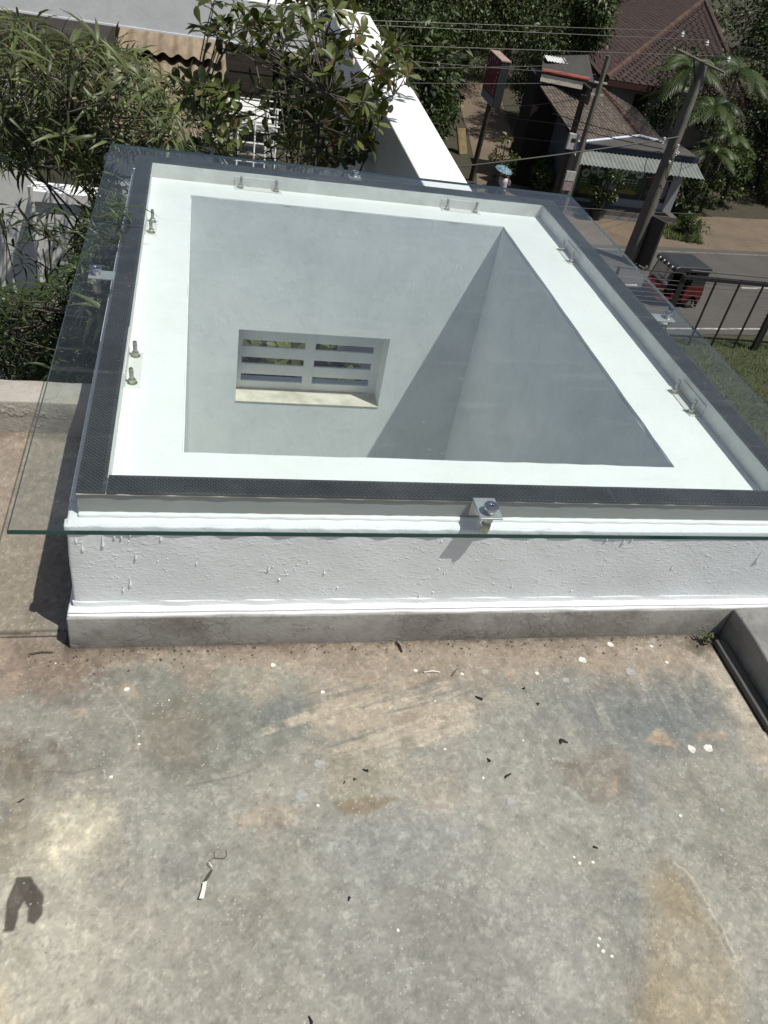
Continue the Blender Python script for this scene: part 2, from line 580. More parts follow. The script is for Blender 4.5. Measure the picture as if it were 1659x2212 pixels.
# horse-shoe water stain at the left edge
patch([(10, 2010), (15, 1950), (38, 1893), (66, 1892), (95, 1935), (92, 1975), (76, 1996), (58, 1992), (63, 1962), (54, 1945), (44, 1962), (40, 1988), (30, 2012)], C(70, 64, 56), .92, .005, .0025)
patch([(18, 1960), (40, 1900), (48, 1940), (34, 1975)], C(112, 105, 94), .5, .01, .004)
patch([(-6, 2040), (4, 2030), (4, 2090), (-4, 2150)], C(104, 86, 70), .7, .01, .005)
# the pale edge band along the right kerb
blend(sstep(1.622, 1.632, PX + (n4 - .5) * .01) * .8, C(64, 58, 50))  # the kerb's shadow, painted dark into the floor at its foot
blend((PX < 1.63) * (1 - sstep(.02, .10, 1.62 - PX + (n2 - .5) * .10 + (n4 - .5) * .05)) * .75 * (PY < 1.55), C(182, 170, 152))
# dirt gathered along the foot of the upstand, and by the far parapet
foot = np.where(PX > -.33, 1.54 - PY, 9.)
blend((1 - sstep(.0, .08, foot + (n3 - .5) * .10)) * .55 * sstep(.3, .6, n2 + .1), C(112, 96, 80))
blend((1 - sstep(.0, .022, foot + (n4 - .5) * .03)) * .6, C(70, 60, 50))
blend((1 - sstep(.0, .06, 2.53 - PY + (n3 - .5) * .06)) * .6, C(110, 96, 80))
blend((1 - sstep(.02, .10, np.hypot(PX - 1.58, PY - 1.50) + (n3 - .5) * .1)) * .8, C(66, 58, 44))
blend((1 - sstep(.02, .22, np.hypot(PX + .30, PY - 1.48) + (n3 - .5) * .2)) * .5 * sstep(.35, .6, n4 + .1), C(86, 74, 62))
# saw joint in the screed
jy = 1.602
jm = (np.abs(PY - jy - (PX + .5) * .02) < .0045) & (PX < -.31)
blend(jm * .7, C(70, 60, 52))
# fine crust: pale and dark patches a few millimetres across
w1 = vnoise(PX + .03 * n3, PY + .03 * n2, 26, 5, .72, 71)
colr *= (1 + .15 * sstep(.45, .66, w1))[:, None]
w2 = vnoise(PX - .03 * n3, PY + .02 * n2, 19, 6, .74, 97)
colr *= (1 - .17 * sstep(.46, .68, w2))[:, None]
w3 = vnoise(PX, PY, 80, 3, .7, 131)
colr *= (1 + .25 * sstep(.58, .70, w3))[:, None]
blend(sstep(.62, .72, vnoise(PX, PY, 95, 3, .7, 151)) * .3, C(106, 101, 92))
colr *= (0.88 + .24 * n4)[:, None] * (0.93 + .14 * n3)[:, None] * (0.90 + .2 * n5)[:, None]
PZ = (n1 - .5) * .006 + (n2 - .5) * .002
PZ += sstep(-.01, .02, dm) * .003 + (1 - sstep(.0, .014, drim)) * .006
PZ[jm] -= .006
idx = np.arange(nx * ny).reshape(ny, nx)
F = np.stack([idx[:-1, :-1], idx[:-1, 1:], idx[1:, 1:], idx[1:, :-1]], -1).reshape(-1, 4)
cxm = (PX[F[:, 0]] + PX[F[:, 2]]) / 2
cym = (PY[F[:, 0]] + PY[F[:, 2]]) / 2
F = F[~((cxm > -.305) & (cym > 1.55))]

m, n, l, p = new_mat('stained_screed')
at = n.new('ShaderNodeAttribute')
at.attribute_name = 'stain'
v = texco(n, l)
col = at.outputs['Color']
f1 = ramp(n, l, noise(n, l, v, 55, 8, .7), [(.25, .84), (.75, 1.13)])
col = mixc(n, l, 1.0, col, f1, 'MULTIPLY')
vo = n.new('ShaderNodeTexVoronoi')
vo.inputs['Scale'].default_value = 70
l.new(v, vo.inputs['Vector'])
sp = mth(n, l, 'MULTIPLY', ramp(n, l, vo.outputs['Distance'], [(.13, 1), (.21, 0)]),
         ramp(n, l, noise(n, l, v, 7, 5), [(.42, 0), (.60, 1)]))
col = mixc(n, l, mth(n, l, 'MULTIPLY', sp, .5), col, lin(186, 183, 174))
vo2 = n.new('ShaderNodeTexVoronoi')
vo2.inputs['Scale'].default_value = 42
l.new(v, vo2.inputs['Vector'])
sp2 = mth(n, l, 'MULTIPLY', ramp(n, l, vo2.outputs['Distance'], [(.05, 1), (.10, 0)]), ramp(n, l, noise(n, l, v, 9, 2), [(.55, 0), (.6, 1)]))
col = mixc(n, l, mth(n, l, 'MULTIPLY', sp2, .7), col, lin(84, 76, 66))
l.new(col, p.inputs['Base Color'])
p.inputs['Roughness'].default_value = .78
l.new(bumpn(n, l, noise(n, l, v, 130, 6, .65), .35, .006), p.inputs['Normal'])
M['floor'] = m
floor = np_mesh('roof_terrace_floor', np.stack([PX, PY, PZ], 1), F, m, smooth=True, colors=colr)
tag(floor, 'stained grey and tan concrete roof terrace floor', kind='structure')


def floor_z(x, y):
    i, j = np.abs(gx - x).argmin(), np.abs(gy - y).argmin()
    return float(PZ[j * nx + i])


def splat(u, v, r, c, seed, parent, name, z=.0, asp=1.):
    """one flat dried splash of paint, a thin uneven disc on the screed"""
    q = random.Random(seed)
    p = onz(u, v, 0)
    k = 26
    mb = MB()
    ang = q.random() * 6.28
    ph = [q.random() * 6.28 for _ in range(5)]
    rad = [r * (1 + sum(q.uniform(.06, .09) / (1 + .3 * h) * math.sin((h + 2) * 2 * math.pi * j / k + ph[h]) for h in range(5))) for j in range(k)]
    ring = []
    for j in range(k):
        a = 2 * math.pi * j / k
        x, y = rad[j] * math.cos(a), rad[j] * math.sin(a) * asp
        ring.append((x * math.cos(ang) - y * math.sin(ang), x * math.sin(ang) + y * math.cos(ang)))
    vs = [(x, y, -.006) for x, y in ring] + [(x * .96, y * .96, .0009) for x, y in ring]
    fs = [(j, (j + 1) % k, k + (j + 1) % k, k + j) for j in range(k)] + [tuple(range(k, 2 * k))]
    mb.add(vs, fs)
    return mb.build(name, c, parent, loc=(p.x, p.y, z + floor_z(p.x, p.y) + .0002))


M['paint_spot'] = simple('white_paint_spot', lin(222, 220, 212), lin(180, 176, 166), 60, .7)
M['pale_spot'] = simple('pale_mortar_spot', (.36, .35, .33, 1), (.25, .245, .23, 1), 70, .8)
M['seed'] = simple('dark_seed', (.018, .016, .013, 1), None, 20, .8)
spots = [(274, 1489, 8.5, 0), (590, 1437, 8, 0), (697, 1496, 6.5, 0), (240, 1679, 6, 0), (652, 1719, 20, 1), (687, 1740, 5, 0), (961, 1619, 4, 0), (998, 1457, 5, 0),
         (1044, 1681, 4, 0), (1258, 1426, 11, 0), (1222, 1470, 10, 1), (1360, 1452, 13, 1), (1494, 1618, 12, 0), (1530, 1616, 13, 0), (1318, 1393, 9, 0),
         (1303, 2055, 6, 0), (1295, 2028, 5, 0), (1292, 2043, 5, 0), (1322, 2066, 5, 0), (1240, 1852, 4, 0), (1252, 1865, 5, 0), (1281, 1863, 5, 0), (690, 1650, 16, 1),
         (301, 1608, 4, 0), (898, 1449, 6, 0), (1048, 1452, 11, 1), (1160, 1455, 6, 0), (1440, 1432, 5, 0), (120, 1433, 3, 0), (1407, 1397, 5, 0), (1640, 1662, 9, 1), (1560, 1750, 7, 1), (1470, 1762, 5, 0),
         (1103, 1735, 12, 1), (1195, 1640, 5, 1), (1385, 1480, 5, 1), (520, 2010, 4, 1), (860, 2010, 5, 0), (300, 1590, 3, 0), (365, 1512, 3, 0), (940, 1515, 3, 0), (1130, 1600, 3, 0)]
for i, (u, vv, r, k) in enumerate(spots):
    sc = .72 * r * onz(u, vv, 0).__sub__(onz(u + 1, vv, 0)).length
    splat(u, vv, sc, M['pale_spot'] if k else M['paint_spot'], i, floor, 'paint_spot')


def flake(u, v, ln, wd, ang, seed):
    """a curled dark seed husk / dry leaf scrap lying on the floor"""
    q = random.Random(seed)
    p = onz(u, v, 0)
    mb = MB()
    st_ = 6
    vs = []
    for i in range(st_):
        t = i / (st_ - 1)
        wv = wd * math.sin(math.pi * (.12 + .8 * t)) * q.uniform(.7, 1.1)
        zz = .0015 + .3 * wd * math.sin(math.pi * t)
        off = wd * .5 * math.sin(t * 4 + seed)
        vs += [(-ln / 2 + ln * t, off - wv / 2, zz * .4 + .001), (-ln / 2 + ln * t, off, zz + .002), (-ln / 2 + ln * t, off + wv / 2, zz * .5 + .001)]
    fs = []
    for i in range(st_ - 1):
        a = i * 3
        fs += [(a, a + 3, a + 4, a + 1), (a + 1, a + 4, a + 5, a + 2)]
    mb.add(vs, fs)
    return mb, p


fl = [(1217, 1605, .030, .018, .3, 'large dark dry leaf scrap on the blue grey part of the floor'), (1097, 1676, .030, .009, .9, 'thin dark curled leaf scrap near the middle of the floor'),
      (790, 1664, .014, .012, .5, 'small black seed husk on the tan patch left of centre'), (1054, 1643, .014, .011, 1.2, 'dark round seed husk just above the thin curled scrap'), (45, 1731, .020, .006, .2, 'thin dark scrap near the left edge above the wet stain'),
      (755, 1942, .010, .008, .2, 'tiny dark seed husk alone below the floor centre'), (767, 1685, .010, .007, .6, 'tiny dark husk beside the seed husk on the tan patch'), (1286, 1832, .012, .009, .4, 'small dark husk on pale screed right of centre'),
      (1035, 1509, .022, .016, .3, 'brown dry leaf scrap on the warm screed below the upstand'), (1130, 1487, .014, .009, .5, 'small dark leaf chip above the blue grey patch'), (670, 2205, .020, .009, 1.3, 'dark elongated husk at the bottom edge of the view'),
      (744, 1691, .008, .006, .2, 'speck of husk left of the tan patch seeds'), (1163, 1522, .012, .009, .7, 'small dark husk below the leaf chip')]
for i, (u, vv, a, b, an, lab) in enumerate(fl):
    mb, p = flake(u, vv, a * .8, b * .8, an, i)
    o = mb.build('dry_leaf_scrap' if 'leaf' in lab else 'seed_husk', M['seed'], loc=(p.x, p.y, floor_z(p.x, p.y) + .0005), rz=an)
    tag(o, lab, 'leaf scrap' if 'leaf' in lab else 'seed husk')
# crumbs of dirt swept along the upstand (nobody could count them)
mb = MB()
for i in range(380):
    x = random.uniform(-.45, 1.6)
    y = 1.535 - abs(random.gauss(0, .035)) - .004
    s_ = random.choice((.0012, .0016, .002, .003, .0045))
    q = [Vector((random.uniform(-1, 1), random.uniform(-1, 1), random.uniform(0, 1.2))) * s_ for _ in range(5)]
    q = [t + Vector((x, y, .002)) for t in q]
    mb.add(q, [(0, 1, 2), (0, 2, 3), (0, 3, 4), (1, 2, 3, 4), (0, 4, 1)])
tag(mb.build('floor_grit', simple('dirt_crumb', (.05, .042, .035, 1), (.16, .14, .12, 1), 25, .9)), 'dark crumbs of dirt along the foot of the upstand', 'grit', kind='stuff')
# paper strip with a thread
zz8 = zm(600, 2780, .1085)
mb = MB()
left = [zz8(560, 930), zz8(520, 1110), zz8(440, 1425)]
right = [zz8(672, 910), zz8(640, 1100), zz8(582, 1430)]
for pts, zs in ((left, (.012, .008, .014)), (right, (.016, .011, .016))):
    for q, zq in zip(pts, zs):
        a = onz(*q, 0)
        mb.v.append((a.x, a.y, zq))
mb.f += [(0, 1, 4, 3), (1, 2, 5, 4)]
mb.mi += [0, 0]
paper = thing('paper_strip', 'torn white paper strip with a dark twisted tail on the floor', 'paper', onz(470, 1900, 0))
o = mb.build('strip', simple('white_paper', (.85, .84, .78, 1), (.78, .77, .7, 1), 20, .7))
o.parent = paper
o.location = -paper.location
sm = o.modifiers.new('solid', 'SOLIDIFY')
sm.thickness = .0006
mb = MB()
tl = [zz8(600, 850), zz8(630, 800), zz8(760, 590), zz8(835, 490), zz8(850, 540), zz8(760, 740), zz8(665, 850)]
P3 = [onz(*q, 0) for q in tl]
mb.add([(q.x, q.y, .007 + .002 * (i % 2)) for i, q in enumerate(P3)], [tuple(reversed(range(len(P3))))])
o = mb.build('twisted_tail', simple('dark_paper_back', (.06, .055, .045, 1), None, 20, .8))
o.parent = paper
o.location = -paper.location
mb = MB()
tl = [zz8(715, 320), zz8(730, 312), zz8(830, 435), zz8(845, 480), zz8(822, 470)]
P3 = [onz(*q, 0) for q in tl]
mb.add([(q.x, q.y, .012) for q in P3], [tuple(reversed(range(len(P3))))])
o = mb.build('fold', simple('paper_fold', (.82, .8, .72, 1), None, 20, .7))
o.parent = paper
o.location = -paper.location
mb = MB()
thr = [zz8(715, 315), zz8(770, 200), zz8(860, 140), zz8(930, 160), zz8(900, 30), zz8(920, -60)]
mb.tube([Vector((*onz(*q, 0).xy, .0035)) for q in thr], .0006, 5)
thr = [zz8(920, 155), zz8(1040, 148), zz8(1200, 155), zz8(1280, 50), zz8(1250, -100)]
mb.tube([Vector((*onz(*q, 0).xy, .0035)) for q in thr], .0006, 5)
o = mb.build('thread', simple('brown_thread', (.16, .06, .03, 1), (.05, .04, .03, 1), 30, .8))
o.parent = paper
o.location = -paper.location
# twigs and a match-like stick
for (a, b, r, mt, nm, lab, cat) in (((63, 1415), (115, 1411), .0028, M['bark'], 'twig', 'brown twig on the floor left of the upstand corner', 'twig'),
                                   ((915, 1454), (950, 1454), .0022, M['paint_spot'], 'white_stick', 'short white stick lying on the warm screed', 'stick'),
                                   ((975, 1462), (988, 1446), .0016, M['bark'], 'twig', 'thin twig beside the short white stick', 'twig'),
                                   ((855, 1388), (868, 1410), .003, M['seed'], 'twig', 'dark twig leaning at the foot of the upstand', 'twig')):
    A, B = onz(*a, 0), onz(*b, 0)
    mid = (A + B) / 2 + Vector((.002, .003, .001))
    o = MB().tube([A + Vector((0, 0, .004)), mid + Vector((0, 0, .005)), B + Vector((0, 0, .004))], [r, r, r * .7], 6).build(nm, mt)
    tag(o, lab, cat)


# ================================================================== SKYLIGHT UPSTAND
def wob(o, amp, freq, seed):
    """hand-trowelled unevenness on a finely cut mesh"""
    q = np.random.default_rng(seed)
    ph = q.random((3, 3, 3)) * 6.28
    me = o.data
    co = np.empty(len(me.vertices) * 3, np.float32)
    me.vertices.foreach_get('co', co)
    co = co.reshape(-1, 3)
    d = np.zeros_like(co)
    for a in range(3):
        for k in range(3):
            fr = freq * (1.9 ** k)
            d[:, a] += amp / (1.5 ** k) * np.sin(co[:, 0] * fr + ph[a, k, 0]) * np.cos(co[:, 1] * fr * 1.1 + ph[a, k, 1]) * np.sin(co[:, 2] * fr * .9 + ph[a, k, 2] + 1)
    me.vertices.foreach_set('co', (co + d).ravel())
    me.update()


def rbox(name, mt, parent, x0, x1, y0, y1, z0, z1, cut=.04, bev=.006, amp=.0016, freq=23, seed=1, skew=None):
    bm = bmesh.new()
    bmesh.ops.create_cube(bm, size=1)
    for q in bm.verts:
        q.co = Vector((x0 if q.co.x < 0 else x1, y0 if q.co.y < 0 else y1, z0 if q.co.z < 0 else z1))
    if bev:
        bmesh.ops.bevel(bm, geom=bm.edges[:], offset=bev, segments=2, affect='EDGES', profile=.6)
    for ax, a, b in ((0, x0, x1), (1, y0, y1), (2, z0, z1)):
        k = int((b - a) / cut)
        for i in range(1, min(k, 90)):
            no = Vector((0, 0, 0))
            no[ax] = 1
            co = Vector((0, 0, 0))
            co[ax] = a + (b - a) * i / k
            bmesh.ops.bisect_plane(bm, geom=bm.verts[:] + bm.edges[:] + bm.faces[:], plane_co=co, plane_no=no)
    me = bpy.data.meshes.new(name)
    bm.to_mesh(me)
    bm.free()
    me.materials.append(mt)
    me.polygons.foreach_set('use_smooth', [True] * len(me.polygons))
    o = bpy.data.objects.new(name, me)
    COL.objects.link(o)
    if parent: o.parent = parent
    if amp: wob(o, amp, freq, seed)
    return o


ZT = .418                                      # top of the upstand
OX0, OX1, OY0, OY1 = -.028, 1.502, 1.878, 3.868
curb = thing('skylight_upstand', 'white plastered masonry upstand with a light well under the glass', 'skylight base')
rbox('wall', M['plaster'], curb, -.300, 1.845, 1.573, 1.655, .10, ZT, .035, .007, .0016, 15, 3)
rbox('wall', M['white'], curb, -.299, 1.844, 1.6555, OY0, -.02, ZT - .001, .05, .004, .0008, 15, 34)
rbox('wall', M['white'], curb, -.300, OX0, OY0 + .0005, 4.15, -.6, ZT - .0015, .2, .005, .0012, 12, 4)
rbox('wall', M['white'], curb, OX1, 1.845, OY0 + .0005, 4.15, -3.3, ZT - .0017, .2, .005, .0012, 12, 5)
# one coat of white paint over the whole top, round the opening
tb_ = MB()
e_ = .0012
xo, yo = (-.2985, 1.8435), (1.657, 4.1485)
k_ = 24
ring_o = [(xo[0], yo[0]), (xo[1], yo[0]), (xo[1], yo[1]), (xo[0], yo[1])]
ring_i = [(OX0 - .0005, OY0 - .0005), (OX1 + .0005, OY0 - .0005), (OX1 + .0005, OY1 + .0005), (OX0 - .0005, OY1 + .0005)]
qq = random.Random(8)


def edge_pts(r, wobble):
    out = []
    for i in range(4):
        a, b = r[i], r[(i + 1) % 4]
        for s_ in range(k_):
            t = s_ / k_
            w_ = (qq.random() - .5) * wobble if s_ else 0
            nx_, ny_ = (b[1] - a[1]), -(b[0] - a[0])
            ln_ = math.hypot(nx_, ny_)
            out.append((a[0] + (b[0] - a[0]) * t + nx_ / ln_ * w_, a[1] + (b[1] - a[1]) * t + ny_ / ln_ * w_))
    return out


eo, ei = edge_pts(ring_o, 0), edge_pts(ring_i, .0035)
N_ = len(eo)
Vt = [(x, y, ZT + e_) for x, y in eo] + [(x, y, ZT + e_) for x, y in ei] + [(x, y, ZT - .006) for x, y in ei]
Ft = [(i, (i + 1) % N_, N_ + (i + 1) % N_, N_ + i) for i in range(N_)] + [(N_ + i, N_ + (i + 1) % N_, 2 * N_ + (i + 1) % N_, 2 * N_ + i) for i in range(N_)]
tb_.add(Vt, Ft).build('top_coat', M['white'], curb)
# far wall round the vent opening
WX0, WX1, WZ0, WZ1 = .222, 1.028, -.683, -.246
mb = MB()
mb.box(OX0 + .001, OX1 - .001, OY1, 4.149, WZ1, ZT - .002)
mb.box(OX0 + .001, OX1 - .001, OY1, 4.149, -3.3, WZ0)
mb.box(OX0 + .001, WX0, OY1, 4.149, WZ0, WZ1)
mb.box(WX1, OX1 - .001, OY1, 4.149, WZ0, WZ1)
mb.build('well_wall', M['well'], curb)
MB().box(OX1 - .004, OX1, OY0, OY1 - .001, -3.3, ZT - .012).build('well_wall', M['well'], curb)
MB().box(OX0, OX0 + .003, OY0, OY1 - .001, -3.3, ZT - .012).build('well_wall', M['well'], curb)
MB().box(OX0 + .004, OX1 - .005, OY0, OY0 + .003, -3.3, ZT - .012).build('well_wall', M['well'], curb)
MB().box(OX0, OX1, OY0, OY1, -3.4, -3.31).build('well_floor', M['well'], curb)
MB().box(-.29, OX0 - .001, 2.68, 4.14, -3.4, -.6).build('shaft_wall', M['court'], curb)
MB().box(WX0 - .0, WX1, OY1 - .004, 4.02, WZ0, WZ0 + .004).build('window_sill', M['sill'], curb)
# precast ventilation block: frame and slats
vb = MB()
by0, by1 = 4.005, 4.024
cols = ((WX0 + .03, (WX0 + WX1) / 2 - .028), ((WX0 + WX1) / 2 + .028, WX1 - .045))
rows = [(-.632, -.590), (-.525, -.484), (-.418, -.378), (-.312, -.274)]
vb.box(cols[0][1], cols[1][0], by0, by1, WZ0 + .004, WZ1)
vbo = vb.build('vent_block', M['well'], curb)
MB().box(WX0, cols[0][0], by0, by1, WZ0 + .004, WZ1).build('jamb', M['well'], vbo)
MB().box(cols[1][1], WX1, by0, by1, WZ0 + .004, WZ1).build('jamb', M['well'], vbo)
edges = [WZ0 + .004] + [z for r in rows for z in r] + [WZ1]
for i in range(0, len(edges), 2):
    for c0, c1 in cols:
        MB().box(c0 - .001, c1 + .001, by0 + .002, by1 - .002, edges[i], edges[i + 1]).build('slat', M['well'], vbo, bevel=.003)
# grey cement plinth and the thick white lip above it
M['plinth'] = plaster_mat('cracked_grey_cement', (.33, .32, .295, 1), .25, .95, (.13, .115, .095, 1), 60)
nn, ll = M['plinth'].node_tree.nodes, M['plinth'].node_tree.links
vo = nn.new('ShaderNodeTexVoronoi')
vo.feature = 'DISTANCE_TO_EDGE'
vo.inputs['Scale'].default_value = 17
vv_ = nn.new('ShaderNodeVectorMath')
tcn = nn.new('ShaderNodeTexCoord')
ns = nn.new('ShaderNodeTexNoise')
ns.inputs['Scale'].default_value = 9
ll.new(tcn.outputs['Object'], ns.inputs['Vector'])
ll.new(ns.outputs['Color'], vv_.inputs[0])
vv_.inputs[1].default_value = (.16, .16, .16)
vv_.operation = 'MULTIPLY_ADD'
ll.new(tcn.outputs['Object'], vv_.inputs[2])
ll.new(vv_.outputs[0], vo.inputs['Vector'])
bs = nn['Principled BSDF']
src = bs.inputs['Base Color'].links[0].from_socket
crk = ramp(nn, ll, vo.outputs['Distance'], [(.0, .55), (.045, 0)])
crm = mth(nn, ll, 'MULTIPLY', crk, ramp(nn, ll, noise(nn, ll, tcn.outputs['Object'], 3.1, 2), [(.42, 0), (.58, .8)]))
ll.new(mixc(nn, ll, crm, src, (.07, .065, .06, 1)), bs.inputs['Base Color'])
pl = rbox('plinth', M['plinth'], curb, -.318, 2.0, 1.538, 1.60, -.03, .119, .05, .006, .0022, 17, 8)
rbox('plinth', M['plinth'], curb, -.316, -.27, 1.6005, 2.535, -.03, .1185, .06, .006, .0022, 17, 9)
rbox('ledge', M['white'], curb, -.317, 2.0, 1.5405, 1.61, .112, .1285, .03, .006, .0020, 14, 10)
rbox('ledge', M['white'], curb, -.3145, -.27, 1.6105, 2.53, .112, .128, .06, .006, .002, 31, 11)
rbox('fillet', M['plaster'], curb, -.304, 1.845, 1.5714, 1.60, .120, .148, .02, .004, .0018, 29, 12)
rbox('top_lip', M['plaster'], curb, -.3035, 1.845, 1.5690, 1.60, .388, .4155, .016, .005, .0019, 48, 13)
# drips of thick paint on the wall face
for i, (u, v_, k) in enumerate(((178, 1190, 1.), (164, 1172, .8), (222, 1180, 1.2), (247, 1163, .8), (262, 1163, .8), (281, 1158, .7), (347, 1168, .7), (293, 1208, .7), (281, 1266, 1.), (266, 1278, .7), (424, 1220, .7), (580, 1233, .6),
                               (1310, 1168, 1.), (1330, 1165, .8), (1345, 1175, 1.), (1364, 1168, 1.), (1385, 1160, .9), (1632, 1215, 1.8), (1105, 1268, .7), (700, 1240, .5), (905, 1290, .5), (1450, 1230, .6))):
    a = ony(u, v_, 1.571)
    s_ = .0034 * k
    MB().lathe([(.0003, .034 * k), (s_ * .22, .026 * k), (s_ * .40, .012 * k), (s_ * .95, .006), (s_, .0), (s_ * .6, -.005), (.0004, -.0065)], (a.x, 1.5720, a.z), 9).build('paint_drip', M['plaster'], curb, smooth=True)
# small trowel crumbs, too many to count
mb = MB()
for i in range(520):
    x, z = random.uniform(-.29, 1.8), random.uniform(.15, .38)
    s_ = abs(random.gauss(0, .0009)) + .0004
    mb.lathe([(s_ * random.uniform(.8, 1.6), 0), (s_ * .7, s_ * .8), (.0002, s_ * 1.1)], (x, 1.5738, z), 5, M=Matrix.Rotation(math.radians(90), 4, 'X'))
tag(mb.build('plaster_crumbs', M['plaster'], curb, smooth=True), kind='stuff')

# ================================================================== STEEL FRAME, RUBBER, GLASS
FX0, FX1, FY0, FY1 = -.275, 1.822, 1.610, 4.115
IX0, IX1, IY0, IY1 = -.206, 1.756, 1.672, 4.050
ZF = .486
frame = thing('skylight', 'skylight of clear glass on a black strip lined steel frame', 'skylight', (0, 0, 0))
rbox('rail', M['frame_grey'], frame, FX0, FX1, FY0, IY0, ZT - .004, ZF, .08, .003, .0006, 14, 21)
rbox('rail', M['frame'], frame, FX0, FX1, IY1, FY1, ZT - .004, ZF, .08, .003, .0006, 14, 22)
rbox('rail', M['frame'], frame, FX0 + .0005, IX0, IY0 + .0005, IY1 - .0005, ZT - .004, ZF - .0005, .08, .003, .0006, 14, 23)
rbox('rail', M['frame'], frame, IX1, FX1 - .0005, IY0 + .0005, IY1 - .0005, ZT - .004, ZF - .0005, .08, .003, .0006, 14, 24)
# weld / putty bead outside the front rail
rbox('putty_bead', M['white'], frame, FX0 + .002, FX1, FY0 - .012, FY0 + .002, ZT - .004, ZT + .010, .02, .005, .0016, 60, 25)
rbox('putty_bead', M['sill'], frame, FX0 + .002, FX1 - .002, FY0 - .0045, FY0 + .002, ZF - .003, ZF + .0012, .02, .001, .0009, 55, 26)


def rubber(x0, x1, y0, y1, seed):
    """one length of black rubber with raised diamonds"""
    zb, zt, c = ZF + .0005, ZF + .0068, .0128
    mb = MB()
    mb.box(x0, x1, y0, y1, zb, zt)
    V, Fq = [], []
    kx, ky = int((x1 - x0) / c), int((y1 - y0) / c)
    for i in range(-1, kx + 1):
        for j in range(-1, ky + 1):
            for ox in (0, .5):
                a, b = x0 + (i + .5 + ox) * c, y0 + (j + .5 + ox) * c
                h = c * .42
                if a - h < x0 or a + h > x1 or b - h < y0 or b + h > y1: continue
                k = len(V)
                t = .62
                V += [(a - h, b, zt), (a, b - h, zt), (a + h, b, zt), (a, b + h, zt), (a - h * t, b, zt + .0040), (a, b - h * t, zt + .0040), (a + h * t, b, zt + .0040), (a, b + h * t, zt + .0040)]
                Fq += [(k, k + 1, k + 5, k + 4), (k + 1, k + 2, k + 6, k + 5), (k + 2, k + 3, k + 7, k + 6), (k + 3, k, k + 4, k + 7), (k + 4, k + 5, k + 6, k + 7)]
    mb.add(V, Fq)
    o = mb.build('rubber_strip', M['black_rubber'], frame)
    o.rotation_euler = (0, 0, random.uniform(-.0006, .0006))


for a, b in ((FX0 + .072, 1.158), (1.160, 1.83)):
    rubber(a, b, FY0 - .005, IY0 + .002, 1)
for a, b in ((FY0 - .004, 2.452), (2.455, 3.265), (3.268, 4.048)):
    rubber(FX0 + .002, IX0 + .002 if a > 2 else IX0 + .001, a, b, 2)
for a, b in ((1.70, 2.36), (2.364, 3.12), (3.124, 4.048)):
    rubber(IX1 - .003, FX1 + .004, a, b, 3)
for a, b in ((FX0, .52), (.523, 1.83)):
    rubber(a, b, IY1 + .0, FY1 + .006, 4)

# anchor bolts with nuts on welded cleats, two to a cleat


def bolt_mesh():
    s_ = MB().lathe([(.0066, 0), (.0066, .036), (.0072, .037), (.0072, .039), (.0066, .040), (.0066, .050), (.005, .052)], n=10)
    nut = MB().lathe([(.0118, .001), (.0122, .003), (.0122, .0115), (.0105, .0135)], n=6)
    nut.lathe([(.0155, -.0015), (.0155, .001)], n=16)
    return s_.mesh('stud', M['bolt']), nut.mesh('nut', M['brass'])


stud_me, nut_me = bolt_mesh()
cleats = [((-.180, 3.50), (-.180, 3.385), 'x', 1), ((-.183, 2.382), (-.183, 2.220), 'x', 1), ((.203, 4.022), (.372, 4.022), 'y', 1), ((1.237, 4.020), (1.388, 4.020), 'y', 1),
          ((1.728, 3.618), (1.728, 3.484), 'x', -1), ((1.722, 2.338), (1.724, 2.205), 'x', -1)]
for a, b, ax, sg in cleats:
    if ax == 'x':
        wall = IX0 if sg > 0 else IX1
        xi = (wall, wall + sg * .046)
        y0, y1 = min(a[1], b[1]) - .022, max(a[1], b[1]) + .022
        mb = MB().box(min(xi), max(xi), y0, y1, ZT - .003, ZT + .005)
        mb.box(min(wall, wall + sg * .004), max(wall, wall + sg * .004), y0 + .0005, y1 - .0005, ZT + .005, ZT + .048)
    else:
        x0, x1 = min(a[0], b[0]) - .028, max(a[0], b[0]) + .028
        mb = MB().box(x0, x1, IY1 - .048, IY1, ZT - .003, ZT + .005)
        mb.box(x0 + .0005, x1 - .0005, IY1 - .004, IY1, ZT + .005, ZT + .048)
    cl = mb.build('cleat', M['frame'], frame, bevel=.0015)
    for q in (a, b):
        s_ = put('bolt', stud_me, cl, Matrix.Translation((q[0], q[1], ZT + .005)) @ Matrix.Rotation(random.uniform(-.06, .06), 4, 'Y'))
        put('nut', nut_me, cl, Matrix.Translation((q[0], q[1], ZT + .006)) @ Matrix.Rotation(random.random(), 4, 'Z'))

# the glass sheet
m, n, l, p = new_mat('clear_glass')
n.remove(p)
geo = n.new('ShaderNodeNewGeometry')
dt = n.new('ShaderNodeVectorMath')
dt.operation = 'DOT_PRODUCT'
l.new(geo.outputs['Normal'], dt.inputs[0])
l.new(geo.outputs['Incoming'], dt.inputs[1])
ca = mth(n, l, 'ABSOLUTE', dt.outputs['Value'])
fr = mth(n, l, 'MULTIPLY_ADD', mth(n, l, 'POWER', mth(n, l, 'SUBTRACT', 1.0, ca), 5.0), .94, .04)
tb = n.new('ShaderNodeBsdfTransparent')
tb.inputs[0].default_value = (.93, .958, .952, 1)
gb = n.new('ShaderNodeBsdfGlossy')
gb.inputs['Roughness'].default_value = .012
gb.inputs['Color'].default_value = (1, 1, 1, 1)
df = n.new('ShaderNodeBsdfDiffuse')
df.inputs['Color'].default_value = (.6, .62, .62, 1)
m1 = n.new('ShaderNodeMixShader')
l.new(fr, m1.inputs[0])
l.new(tb.outputs[0], m1.inputs[1])
l.new(gb.outputs[0], m1.inputs[2])
